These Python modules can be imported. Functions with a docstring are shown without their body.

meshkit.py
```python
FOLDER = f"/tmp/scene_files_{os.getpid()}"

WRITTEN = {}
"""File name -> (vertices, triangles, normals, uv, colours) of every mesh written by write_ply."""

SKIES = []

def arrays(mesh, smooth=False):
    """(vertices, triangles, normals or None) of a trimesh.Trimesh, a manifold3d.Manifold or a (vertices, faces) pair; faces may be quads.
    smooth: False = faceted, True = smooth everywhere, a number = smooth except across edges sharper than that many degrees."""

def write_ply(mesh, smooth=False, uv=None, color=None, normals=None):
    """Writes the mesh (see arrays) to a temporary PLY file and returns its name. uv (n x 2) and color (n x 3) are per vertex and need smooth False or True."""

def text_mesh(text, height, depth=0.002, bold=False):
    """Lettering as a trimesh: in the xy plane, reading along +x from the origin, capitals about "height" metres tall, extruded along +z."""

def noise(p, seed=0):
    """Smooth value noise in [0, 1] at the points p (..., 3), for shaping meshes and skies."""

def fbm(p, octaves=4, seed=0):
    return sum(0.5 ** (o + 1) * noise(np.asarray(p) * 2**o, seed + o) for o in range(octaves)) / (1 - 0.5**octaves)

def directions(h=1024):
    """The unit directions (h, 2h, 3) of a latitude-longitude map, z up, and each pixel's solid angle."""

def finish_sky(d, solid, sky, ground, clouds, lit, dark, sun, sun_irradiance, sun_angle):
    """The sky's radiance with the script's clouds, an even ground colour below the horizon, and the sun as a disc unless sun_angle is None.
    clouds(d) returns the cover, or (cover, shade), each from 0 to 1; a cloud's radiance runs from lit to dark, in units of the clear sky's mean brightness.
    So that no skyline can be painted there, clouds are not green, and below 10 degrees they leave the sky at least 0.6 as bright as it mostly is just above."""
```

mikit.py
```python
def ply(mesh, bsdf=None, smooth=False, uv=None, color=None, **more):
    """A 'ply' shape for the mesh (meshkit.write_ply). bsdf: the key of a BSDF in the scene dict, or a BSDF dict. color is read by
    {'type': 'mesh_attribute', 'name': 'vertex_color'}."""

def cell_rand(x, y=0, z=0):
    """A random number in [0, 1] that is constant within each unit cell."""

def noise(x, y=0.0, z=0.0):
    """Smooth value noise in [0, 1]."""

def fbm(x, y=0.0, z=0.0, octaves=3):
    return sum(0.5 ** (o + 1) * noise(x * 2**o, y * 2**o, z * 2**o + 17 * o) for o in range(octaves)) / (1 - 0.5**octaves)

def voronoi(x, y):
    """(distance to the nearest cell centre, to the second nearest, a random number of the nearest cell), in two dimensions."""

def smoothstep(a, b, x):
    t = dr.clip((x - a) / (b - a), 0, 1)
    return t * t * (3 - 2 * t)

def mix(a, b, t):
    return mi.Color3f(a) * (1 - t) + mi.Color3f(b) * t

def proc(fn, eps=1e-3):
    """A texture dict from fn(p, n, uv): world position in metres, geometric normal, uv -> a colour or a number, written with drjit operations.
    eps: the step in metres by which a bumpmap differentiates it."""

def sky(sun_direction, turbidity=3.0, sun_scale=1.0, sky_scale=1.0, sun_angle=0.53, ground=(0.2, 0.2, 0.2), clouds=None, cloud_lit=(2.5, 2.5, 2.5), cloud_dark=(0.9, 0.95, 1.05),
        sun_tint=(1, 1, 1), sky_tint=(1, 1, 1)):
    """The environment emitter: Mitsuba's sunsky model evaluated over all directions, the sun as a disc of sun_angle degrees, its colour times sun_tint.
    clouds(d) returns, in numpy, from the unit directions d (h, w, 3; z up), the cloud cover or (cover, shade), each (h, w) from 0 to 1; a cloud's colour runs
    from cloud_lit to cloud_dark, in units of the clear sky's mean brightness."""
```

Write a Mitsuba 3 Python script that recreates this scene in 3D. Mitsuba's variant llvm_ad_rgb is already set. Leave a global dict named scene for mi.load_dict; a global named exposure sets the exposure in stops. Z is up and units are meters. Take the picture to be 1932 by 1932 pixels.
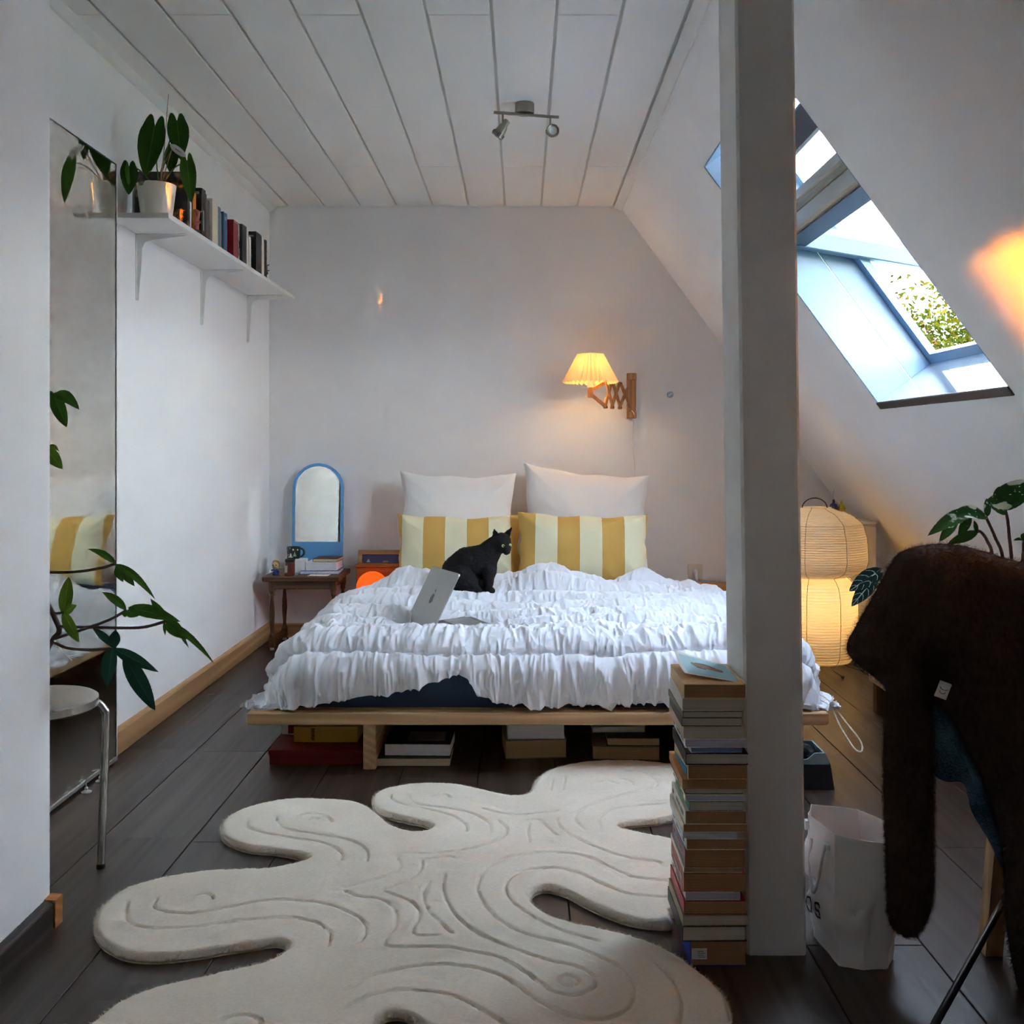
import math, random
import numpy as np
import trimesh, shapely
import drjit as dr
import mitsuba as mi
import mikit, meshkit
import manifold3d as m3
from mikit import proc, noise, fbm, smoothstep, mix, cell_rand, voronoi
from shapely.geometry import Polygon, LineString, Point, box as sbox
from scipy.spatial import Delaunay, cKDTree

T = mi.ScalarTransform4f
scene, labels = {}, {}
RNG = np.random.default_rng(7)

# ---------------------------------------------------------------- camera, sky, sun, exposure
FPX, CU, CV, CAMZ = 1900.0, 985.0, 842.0, 1.1
exposure = 3.15
K_WALL, K_PAPER, K_ORANGE = .16, .115, .035
scene['camera'] = {'type': 'perspective', 'fov': math.degrees(2 * math.atan(966 / FPX)), 'fov_axis': 'x', 'near_clip': 0.05, 'far_clip': 500.0,
                   'principal_point_offset_x': -0.0098, 'principal_point_offset_y': 0.0642,
                   'to_world': T().look_at(origin=[0, 0, CAMZ], target=[0, 1, CAMZ], up=[0, 0, 1])}
SUN_DIR = (-0.20, -1.0, 0.025)
def veil(d):
    up = np.clip(d[..., 2], 0, 1)
    c = meshkit.fbm(np.stack([d[..., 0] * 2.2, d[..., 1] * 2.2, up * 5], -1) + 4, 4, 3)
    return np.clip(.97 - .62 * up ** .8 + (c - .5) * .7, .15, 1), np.clip((c - .45) * 1.6, 0, .6)
scene['sky'] = mikit.sky(SUN_DIR, turbidity=3.0, sun_scale=22.0, sky_scale=120.0, sun_angle=.6, ground=(.16, .16, .15), sun_tint=(1.0, .93, .75),
                         sky_tint=(.80, .95, 1.25), clouds=veil, cloud_lit=(1.15, 1.33, 1.56), cloud_dark=(.95, 1.05, 1.2))
# ---------------------------------------------------------------- helpers
def P(u, v, Y):
    """the point at depth Y that the photograph's pixel (u, v) shows"""
    return np.array([(u - CU) * Y / FPX, Y, CAMZ - (v - CV) * Y / FPX])

def F(u, v, z=0.0):
    return P(u, v, (CAMZ - z) * FPX / (v - CV))

def uniq(name):
    used = set(k for k in labels) | set(scene)
    def taken(n): return n in used or any(k.startswith(n + '__') for k in used)
    if not taken(name): return name
    i = 1
    while taken('%s_%03d' % (name, i)): i += 1
    return '%s_%03d' % (name, i)

def tag(key, label=None, cat=None, group=None, kind=None):
    d = labels.setdefault(key, {})
    if label: d['label'] = label
    if cat: d['category'] = cat
    if group: d['group'] = group
    if kind: d['kind'] = kind
    return key

def thing(name, label, cat, group=None, kind=None):
    return tag(uniq(name), label, cat, group, kind)

def obj(name, mesh, m, parent=None, smooth=False, label=None, cat=None, group=None, kind=None, color=None, uv=None, **more):
    key = uniq((parent + '__' if parent else '') + name)
    if isinstance(mesh, dict): d = dict(mesh, **more); d['bsdf'] = {'type': 'ref', 'id': m}
    else: d = mikit.ply(mesh, m, smooth=smooth, color=color, uv=uv, **more)
    scene[key] = d
    if label or cat or group or kind: tag(key, label, cat, group, kind)
    return key

def struct(name, mesh, m, parent=None, **k):
    return obj(name, mesh, m, parent, kind=None if parent else 'structure', **k)

def srgb(*c):
    if len(c) == 1: c = tuple(int(c[0][i:i + 2], 16) for i in (0, 2, 4))
    return [((x / 255 + .055) / 1.055) ** 2.4 if x > 10 else x / 255 / 12.92 for x in c]

def mat(key, col, rough=.6, spec=.5, metallic=0., two=True, bump=None, bscale=.001, beps=1e-3, **k):
    c = col if isinstance(col, dict) else {'type': 'rgb', 'value': list(map(float, col))}
    b = {'type': 'principled', 'base_color': c, 'roughness': rough, 'specular': spec, 'metallic': metallic, **k}
    if bump: b = {'type': 'bumpmap', 'arbitrary': proc(bump, beps), 'scale': bscale, 'bsdf': b}
    if two: b = {'type': 'twosided', 'bsdf': b}
    scene[key] = b
    return key

def cat(*ms):
    ms = [m for g in ms for m in (g if isinstance(g, (list, tuple)) else [g])]
    return trimesh.util.concatenate(ms)

def bx(x0, x1, y0, y1, z0, z1, c=.002):
    c = min(c, (x1 - x0) / 2.01, (y1 - y0) / 2.01, (z1 - z0) / 2.01)
    pts = []
    for x, sx in ((x0, 1), (x1, -1)):
        for y, sy in ((y0, 1), (y1, -1)):
            for z, sz in ((z0, 1), (z1, -1)):
                pts += [(x + sx * c, y + sy * c, z), (x + sx * c, y, z + sz * c), (x, y + sy * c, z + sz * c)]
    return trimesh.Trimesh(*hull(pts), process=False)

def hull(pts):
    h = trimesh.convex.convex_hull(np.asarray(pts, float))
    return np.array(h.vertices), np.array(h.faces)

def hullm(pts):
    return trimesh.Trimesh(*hull(pts), process=False)

def frame_at(o, x, y, z=None):
    x = np.asarray(x, float); y = np.asarray(y, float)
    z = np.cross(x, y) if z is None else np.asarray(z, float)
    M = np.eye(4); M[:3, 0] = x; M[:3, 1] = y; M[:3, 2] = z; M[:3, 3] = o
    return M

def tf(m, M):
    m = m.copy(); m.apply_transform(M); return m

def unit(v):
    v = np.asarray(v, float); return v / (np.linalg.norm(v) + 1e-12)

def rot(axis, deg, at=(0, 0, 0)):
    return trimesh.transformations.rotation_matrix(math.radians(deg), axis, at)

def move(m, *d):
    m = m.copy(); m.apply_translation(d); return m

def spline(pts, n=40, closed=False):
    """Catmull-Rom through the points"""
    p = np.asarray(pts, float); k = len(p)
    if closed: q = np.vstack([p[-1:], p, p[:2]]); segs = k
    else: q = np.vstack([2 * p[0] - p[1], p, 2 * p[-1] - p[-2]]); segs = k - 1
    t = np.linspace(0, segs, n, endpoint=not closed)
    i = np.minimum(t.astype(int), segs - 1); f = (t - i)[:, None]
    a, b, c, d = q[i], q[i + 1], q[i + 2], q[i + 3]
    return .5 * (2 * b + (c - a) * f + (2 * a - 5 * b + 4 * c - d) * f ** 2 + (3 * b - a - 3 * c + d) * f ** 3)

def tube(pts, r, n=10, caps=True):
    p = np.asarray(pts, float); r = np.broadcast_to(np.asarray(r, float), (len(p),))
    t = np.gradient(p, axis=0); t /= np.linalg.norm(t, axis=1, keepdims=True) + 1e-12
    a = np.cross(t[0], [0, 0, 1.] if abs(t[0][2]) < .9 else [1., 0, 0]); A = []
    for i in range(len(p)):
        a = a - t[i] * (a @ t[i]); a = a / (np.linalg.norm(a) + 1e-12); A.append(a)
    A = np.array(A); B = np.cross(t, A); th = np.arange(n) * 2 * np.pi / n
    v = p[:, None] + r[:, None, None] * (np.cos(th)[None, :, None] * A[:, None] + np.sin(th)[None, :, None] * B[:, None])
    v = v.reshape(-1, 3); f = grid_faces(len(p), n, wrap=True)
    if caps:
        v = np.vstack([v, p[:1], p[-1:]]); k = len(p) * n; j = np.arange(n)
        f = np.vstack([f, np.stack([j * 0 + k, (j + 1) % n, j], 1), np.stack([j * 0 + k + 1, k - n + j, k - n + (j + 1) % n], 1)])
    return trimesh.Trimesh(v, f, process=False)

def grid_faces(a, b, wrap=False):
    i, j = np.meshgrid(np.arange(a - 1), np.arange(b if wrap else b - 1), indexing='ij')
    i, j = i.ravel(), j.ravel(); k = (j + 1) % b
    return np.vstack([np.stack([i * b + j, i * b + k, (i + 1) * b + k], 1), np.stack([i * b + j, (i + 1) * b + k, (i + 1) * b + j], 1)])

def sheet(V):
    """mesh of an (a, b, 3) array of points"""
    a, b, _ = V.shape
    return trimesh.Trimesh(V.reshape(-1, 3), grid_faces(a, b), process=False)

def lathe(prof, n=32, at=(0, 0, 0), rfun=None):
    """profile [(r, z)...] turned about z; open ends with r > 0 stay open"""
    pr = np.asarray(prof, float); th = np.arange(n) * 2 * np.pi / n
    R = pr[:, :1] * (1 if rfun is None else rfun(th[None], pr[:, 1:]))
    v = np.stack([R * np.cos(th), R * np.sin(th), np.broadcast_to(pr[:, 1:], (len(pr), n))], -1) + np.asarray(at, float)
    return trimesh.Trimesh(v.reshape(-1, 3), grid_faces(len(pr), n, wrap=True), process=False)

def ext(poly, h, M=None):
    """polygon(s) extruded by h along z, then placed by M"""
    ms = [trimesh.creation.extrude_polygon(g, h, engine='earcut') for g in getattr(poly, 'geoms', [poly]) if g.area > 1e-10]
    m = cat(ms)
    if M is not None: m.apply_transform(M)
    return m

def blob(bones, length=.01, rounds=8, extra=()):
    """one continuous body: hulls of spheres along the bones ((p, r), (q, s))..., joined, refined and smoothed"""
    parts = []
    for b in bones:
        s = []
        for p, r in b:
            s.append(m3.Manifold.sphere(float(r), 20).translate([float(x) for x in p]))
        parts.append(m3.Manifold.batch_hull(s))
    parts += list(extra)
    m = m3.Manifold.batch_boolean(parts, m3.OpType.Add).refine_to_length(length)
    me = m.to_mesh(); t = trimesh.Trimesh(me.vert_properties[:, :3], me.tri_verts, process=True)
    trimesh.smoothing.filter_taubin(t, lamb=.5, nu=.52, iterations=rounds)
    return t

def tri2d(poly, step, inset=.45):
    """triangulated polygon with a dense interior: (points, faces, number of boundary points)"""
    ring = np.array(poly.exterior.segmentize(step).coords)[:-1]
    x0, y0, x1, y1 = poly.bounds
    gx, gy = np.meshgrid(np.arange(x0, x1, step), np.arange(y0, y1, step * .866), indexing='ij')
    gx = gx + (np.arange(gx.shape[1]) % 2)[None] * step * .5
    g = np.stack([gx.ravel(), gy.ravel()], 1)
    inner = poly.buffer(-step * inset)
    g = g[shapely.contains_xy(inner, g[:, 0], g[:, 1])]
    pts = np.vstack([ring, g]); tri = Delaunay(pts).simplices
    c = pts[tri].mean(1); tri = tri[shapely.contains_xy(poly, c[:, 0], c[:, 1])]
    a, b, d = pts[tri[:, 0]], pts[tri[:, 1]], pts[tri[:, 2]]
    ar = (b[:, 0] - a[:, 0]) * (d[:, 1] - a[:, 1]) - (b[:, 1] - a[:, 1]) * (d[:, 0] - a[:, 0])
    tri = np.where((ar < 0)[:, None], tri[:, ::-1], tri)[np.abs(ar) > 1e-12]
    return pts, tri, len(ring)

def edge_dist(poly, pts, step=.002):
    ring = np.array(poly.exterior.segmentize(step).coords)
    return cKDTree(ring).query(pts)[0]

def puff(poly, step, front, back, M=None):
    """closed cushion-like solid over a polygon: front(pts, d) and back(pts, d) give the heights above and below its plane"""
    pts, tri, nb = tri2d(poly, step)
    d = edge_dist(poly, pts); d[:nb] = 0
    top = np.column_stack([pts, front(pts, d)]); bot = np.column_stack([pts, -back(pts, d)])
    k = len(pts); j = np.arange(nb); j2 = (j + 1) % nb
    ccw = poly.exterior.is_ccw
    side = np.vstack([np.stack([j, j2 + k, j2], 1), np.stack([j, j + k, j2 + k], 1)])
    if ccw: side = side[:, ::-1]
    m = trimesh.Trimesh(np.vstack([top, bot]), np.vstack([tri, tri[:, ::-1] + k, side]), process=False)
    if M is not None: m.apply_transform(M)
    return m

def leaf(base, tip, up, width, shape, n=14, k=9, fold=.25, droop=.0, wave=0., seed=0):
    """a leaf blade from base to tip; shape(t) is its half width as a share of width; fold lifts the halves, droop bends it"""
    base, tip = np.asarray(base, float), np.asarray(tip, float)
    ax = tip - base; L = np.linalg.norm(ax); ax /= L
    up = unit(np.asarray(up, float) - ax * (np.asarray(up, float) @ ax)); sd = np.cross(ax, up)
    t = np.linspace(0, 1, n); s = np.linspace(-1, 1, k)
    w = np.array([shape(x) for x in t]) * width
    off = droop * L * (4 * t * (1 - t))
    V = (base + ax * (t * L)[:, None] + up * off[:, None])[:, None] + sd * (w[:, None] * s[None])[..., None]
    lift = fold * w[:, None] * np.abs(s)[None] ** 1.3 + wave * width * np.sin(t[:, None] * 9 + s[None] * 2 + seed)
    V = V + up * lift[..., None]
    return sheet(V)

def grid_noise(p, f, seed=0, oct=3):
    return meshkit.fbm(np.asarray(p) * f, oct, seed) - .5

def tri_text(text, h, depth=.0006, bold=False):
    return meshkit.text_mesh(text, h, depth, bold)
# ---------------------------------------------------------------- room shell
def f_plaster(p, n, uv):
    k = fbm(p.x * 3 + p.z * 2, p.y * 3, p.z * 3) - .5
    return mix((.83, .825, .815), (.88, .875, .868), dr.clip(.5 + k * 1.2, 0, 1))
mat('plaster', proc(f_plaster), .9, .2)
mat('paint_white', srgb(228, 228, 224), .55, .4)
mat('ceiling_paint', srgb(232, 230, 225), .5, .45)
mat('gap_dark', srgb(60, 58, 55), .9, .1)
mat('seam_grey', srgb(205, 203, 198), .8, .2)
def f_floor(p, n, uv):
    c = dr.floor((p.x + .9205) / .258); r = cell_rand(c, dr.floor((p.y + 20 + c * .83) / 2.2), 3)
    g = fbm(p.x * 70 + r * 40, p.y * 2.2 + r * 17, 0.)
    g2 = noise(p.x * 18 + r * 9, p.y * .7 + r * 31)
    k = dr.clip(.25 + .5 * g + .35 * (g2 - .5) + .25 * (r - .5), 0, 1)
    return mix((.016, .0105, .008), (.054, .0375, .028), k)
def f_floor_bump(p, n, uv):
    return fbm(p.x * 90, p.y * 4, 0.)
mat('floor_wood', proc(f_floor), .36, .5, bump=f_floor_bump, bscale=.0006, beps=1e-3)
def grain(lo, hi, axis='x', f=1.):
    def fn(p, n, uv):
        a, b, c = {'x': (p.x, p.y, p.z), 'y': (p.y, p.x, p.z), 'z': (p.z, p.x, p.y)}[axis]
        w = noise(a * 1.3 * f, b * 9 * f, c * 9 * f) * 2.2
        k = fbm(a * 2.5 * f + w, b * 55 * f + w, c * 70 * f + w)
        r = .5 + .5 * dr.sin((b * 130 * f + c * 170 * f) + w * 5 + noise(a * .8 * f, b * 4 * f, c * 4 * f) * 9)
        return mix(lo, hi, dr.clip(.55 * k + .45 * r * r, 0, 1))
    return fn
mat('pine_x', proc(grain(srgb(176, 138, 96), srgb(222, 190, 146), 'x')), .55, .4)
mat('pine_y', proc(grain(srgb(186, 150, 108), srgb(224, 190, 148), 'y')), .55, .4)
mat('pine_z', proc(grain(srgb(176, 138, 96), srgb(222, 190, 146), 'z')), .55, .4)
mat('rear_panelling', proc(grain(srgb(84, 68, 52), srgb(104, 86, 68), 'z', .6)), .6, .3)  # dark wood invented for the unseen rear wall, keeps the post front dim
mat('oak_trim', proc(grain(srgb(178, 134, 88), srgb(214, 172, 124), 'y', .7)), .5, .4)
mat('oak_trim_x', proc(grain(srgb(170, 126, 82), srgb(206, 162, 114), 'x', .7)), .5, .4)
mat('dark_board', proc(grain(srgb(34, 27, 24), srgb(58, 48, 43), 'y')), .45, .5)

XL, YB, ZC = -1.46, 5.82, 2.485                    # left wall, back wall, ceiling
YR, XC = -1.6, -2.5                                # rear gable, outer wall of the added, unseen side passage
SX, SZ = .567, 2.485                               # where the roof slope leaves the ceiling
SD, SN = np.array([.5924, 0, -.8057]), np.array([.8057, 0, .5924])   # down the slope, out through it
SM = frame_at((SX, 0, SZ), SD, (0, 1, 0))
def S(s, y, o=0.): return np.array([SX, y, SZ]) + SD * s + SN * o - np.array([0, 0, 0])

struct('floor', bx(XC, 2.42, YR, YB, -.08, -.014), 'gap_dark')
PW = .258
for c in range(-7, 13):
    x0 = -.9205 + c * PW
    if x0 > 2.38: break
    off = (c * .83) % 2.2
    y = YR - off
    while y < YB:
        a, b = max(y, YR), min(y + 2.2, YB)
        if b - a > .02 and x0 + PW > XC:
            obj('plank', bx(max(x0, XC) + .0011, min(x0 + PW, 2.41) - .0011, a + .0009, b - .0009, -.014, 0, .0016), 'floor_wood', 'floor')
        y += 2.2

ck = struct('ceiling', bx(XC, SX + .06, YR, YB, ZC + .012, ZC + .12), 'seam_grey')
CW = .2083
for c in range(-6, 10):
    x0 = -1.348 + c * CW
    x1 = min(x0 + CW, SX - .03)
    a0 = max(x0, XC)
    if x1 - a0 < .02: continue
    ys = [3.233 + 2.6 * k for k in (-2, -1, 0, 1)] if c % 2 == 1 else [4.993 + 2.6 * k for k in (-3, -2, -1, 0, 1)]
    ys = [YR] + [y for y in ys if YR < y < YB - .03] + [YB - .004]
    for a, b in zip(ys, ys[1:]):
        obj('panel', bx(a0 + .0048, x1 - .0048, a + .0018, b - .0018, ZC, ZC + .012, .003), 'ceiling_paint', ck)

struct('wall_left', bx(XL - .1, XL, 2.95, YB, 0, ZC), 'plaster')
struct('wall_back', ext(Polygon([(XL - .1, 0), (2.44, 0), (SX + .05, ZC + .05), (XL - .1, ZC + .05)]), .1, frame_at((0, YB + .1, 0), (1, 0, 0), (0, 0, 1))), 'plaster')
struct('wall_front', bx(-1.19, -1.09, YR, 2.33, 0, ZC, .006), 'plaster')
struct('wall_passage', cat(bx(XC - .1, XC, YR, 3.05, 0, ZC), bx(XC, XL, 2.95, 3.05, 0, ZC)), 'plaster')  # unseen side passage, added to let sun through to the shelf end

# unseen rear gable with two added slits, shaped to cast the sun patches
gable = Polygon([(XC, 0), (2.41, 0), (SX, ZC), (XC, ZC)])
w1 = Polygon([(.325, 1.73), (.60, 1.355), (.71, 1.365), (.60, 1.56), (.50, 1.685), (.42, 1.702)])
w2 = sbox(-2.43, 2.058, -2.322, 2.19)
struct('wall_rear', ext(gable.difference(w1).difference(w2), .12, frame_at((0, YR, 0), (1, 0, 0), (0, 0, 1))), 'rear_panelling')

# roof slope with the skylight opening
O0, O1, OY0, OY1 = .297, 1.511, 3.01, 4.125
slope = Polygon([(-.05, YR - .12), (3.1, YR - .12), (3.1, YB + .1), (-.05, YB + .1)], [[(O0, OY0), (O1, OY0), (O1, OY1), (O0, OY1)]])
struct('wall_right', ext(slope, .17, SM), 'plaster')

# the post in front of the bed
def post_pt(x, y, z): return (x - .0129 * z, y, z)
struct('wall_post', hullm([post_pt(x, y, z) for x, y in ((.4865, 2.181), (.4925, 2.175), (.609, 2.175), (.615, 2.181), (.615, 2.352), (.4865, 2.352)) for z in (0, 2.47)]), 'plaster')

# skirting boards and cornices
def skirt(p, d, out, L, h, t, top=.008):
    prof = Polygon([(0, 0), (t, 0), (t, h - top), (t - top * .8, h - top * .1), (0, h)])
    return ext(prof, L, frame_at(p, out, (0, 0, 1), d))
struct('baseboard_left', skirt((XL, YB, 0), (0, -1, 0), (1, 0, 0), YB - 2.97, .088, .022), 'oak_trim')
struct('baseboard_back', skirt((2.35, YB, 0), (-1, 0, 0), (0, -1, 0), 2.35 - XL, .078, .02), 'oak_trim_x')
arc = [(.022 * 1 - .011 + .011 * math.cos(a), .052 + .011 * math.sin(a)) for a in np.linspace(0, math.pi / 2, 6)]
b = struct('baseboard_front', ext(Polygon([(0, 0), (.022, 0)] + arc + [(0, .063)]), 2.295 - YR, frame_at((-1.09, 2.295, 0), (1, 0, 0), (0, 0, 1), (0, -1, 0))), 'dark_board')
obj('end_piece', ext(Polygon([(0, 0), (.026, 0), (.026, .064), (0, .066)]), .036, frame_at((-1.09, 2.332, 0), (1, 0, 0), (0, 0, 1), (0, -1, 0))), 'box_wood', b, label='bare brown wood end piece')
struct('trim_1', ext(Polygon([(0, 0), (.03, 0), (.028, -.008), (.01, -.028), (0, -.03)]), YB - 2.96, frame_at((XL, YB, ZC), (1, 0, 0), (0, 0, 1), (0, -1, 0))), 'paint_white')
struct('trim_2', ext(Polygon([(-.035, .002), (.012, .002), (.012, -.022), (.004, -.024), (-.035, -.007)]), YB - YR - .01, frame_at((SX, YB, ZC), (1, 0, 0), (0, 0, 1), (0, -1, 0))), 'paint_white')

# skylight: lining, frame, open sash
mat('window_paint', srgb(100, 128, 156), .35, .5)  # white frame paint with blue sky cast and dimming put into its colour
mat('window_beige', srgb(172, 166, 150), .4, .5)
mat('sash_grey', srgb(84, 106, 124), .4, .5)
mat('alu_dark', srgb(52, 58, 66), .4, .6)
mat('alu_grey', srgb(150, 156, 162), .35, .5, .6)
scene['pane_glass'] = {'type': 'thindielectric', 'int_ior': 1.5}
mat('sill_gloss', srgb(200, 206, 212), .04, .9, .85)
mat('sill_edge', srgb(62, 54, 50), .5, .5)
def ring(s0, s1, y0, y1, w):
    return sbox(s0, y0, s1, y1).difference(sbox(s0 + w, y0 + w, s1 - w, y1 - w))
win = thing('window_1', 'open roof window with white frame in the sloping wall', None, kind='structure')
labels[win].pop('category', None)
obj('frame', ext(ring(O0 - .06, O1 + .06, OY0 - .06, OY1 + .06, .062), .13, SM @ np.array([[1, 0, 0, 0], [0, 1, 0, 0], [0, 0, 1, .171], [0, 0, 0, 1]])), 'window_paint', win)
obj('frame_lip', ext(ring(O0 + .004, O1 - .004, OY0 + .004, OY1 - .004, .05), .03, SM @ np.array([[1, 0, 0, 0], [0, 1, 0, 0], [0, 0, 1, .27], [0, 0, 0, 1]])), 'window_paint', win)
def sbx(s0, s1, y0, y1, o0, o1, c=.003): return tf(bx(s0, s1, y0, y1, o0, o1, c), SM)
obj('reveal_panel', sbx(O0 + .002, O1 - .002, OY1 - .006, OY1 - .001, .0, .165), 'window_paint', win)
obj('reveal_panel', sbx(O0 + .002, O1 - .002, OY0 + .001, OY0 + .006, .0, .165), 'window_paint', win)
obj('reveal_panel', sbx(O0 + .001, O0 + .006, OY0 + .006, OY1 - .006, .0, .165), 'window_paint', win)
k = obj('sill', sbx(O1 - .012, O1 - .001, OY0 + .006, OY1 - .006, .004, .298), 'sill_gloss', win, label='polished sill that mirrors the frame')
obj('edge_strip', sbx(O1 - .016, O1 + .018, OY0 - .002, OY1 + .002, -.006, .003), 'sill_edge', win, label='dark edge strip under the sill')
for s in (.35, 1.38):
    q = trimesh.creation.cylinder(.008, .004, sections=16); q.apply_transform(frame_at(S(s, OY1 - .0005, .222), (0, 0, 1), (1, 0, 0)))
    obj('screw', q, 'alu_grey', win)
obj('blind_box', sbx(O0 + .10, O0 + .215, OY0 + .01, OY1 - .01, .17, .245, .01), 'alu_dark', win, label='dark blind box near the top')
E, EM = unit((.986, 0, -.168)), unit((.168, 0, .986))
SW = frame_at((1.10, 0, 1.955), E, (0, 1, 0))     # z axis of it: E x Y
SWz = SW[:3, 2]
def wbx(a0, a1, y0, y1, b0, b1, c=.004):           # along the sash, across, above
    return tf(bx(a0, a1, y0, y1, b0, b1, c), frame_at((1.10, 0, 1.955), E, (0, 1, 0), EM) )
sash = obj('sash', cat(wbx(0.02, 1.12, OY0 + .03, OY0 + .085, -.03, .04), wbx(.02, 1.12, OY1 - .085, OY1 - .03, -.05, .045), wbx(1.06, 1.13, OY0 + .03, OY1 - .03, -.03, .04)), 'sash_grey', win)
obj('glass', ext(sbox(.03, OY0 + .08, 1.08, OY1 - .08), .004, frame_at((1.10, 0, 1.955) + EM * .005, E, (0, 1, 0), EM)), 'pane_glass', sash)
r_ = obj('top_rail', cat(wbx(-.045, .06, OY0 + .03, OY1 - .03, -.035, .05, .008)), 'window_beige', sash, label='beige top rail of the sash')
fl = ext(Polygon([(-.045, .05), (.03, .05), (-.03, .135), (-.06, .13)]), OY1 - OY0 - .12, frame_at((1.10, OY1 - .06, 1.955), E, EM, (0, -1, 0)))
obj('vent_flap', fl, 'window_beige', sash)
obj('handle_bar', wbx(-.075, -.06, OY0 + .15, OY1 - .15, .06, .085, .006), 'window_beige', sash)
obj('gasket', wbx(.06, 1.1, OY1 - .0862, OY1 - .085, .008, .014, .0005), 'alu_dark', sash)
obj('gasket', wbx(-.03, .05, OY0 + .05, OY1 - .05, -.044, -.0355, .002), 'alu_dark', sash)
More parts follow.
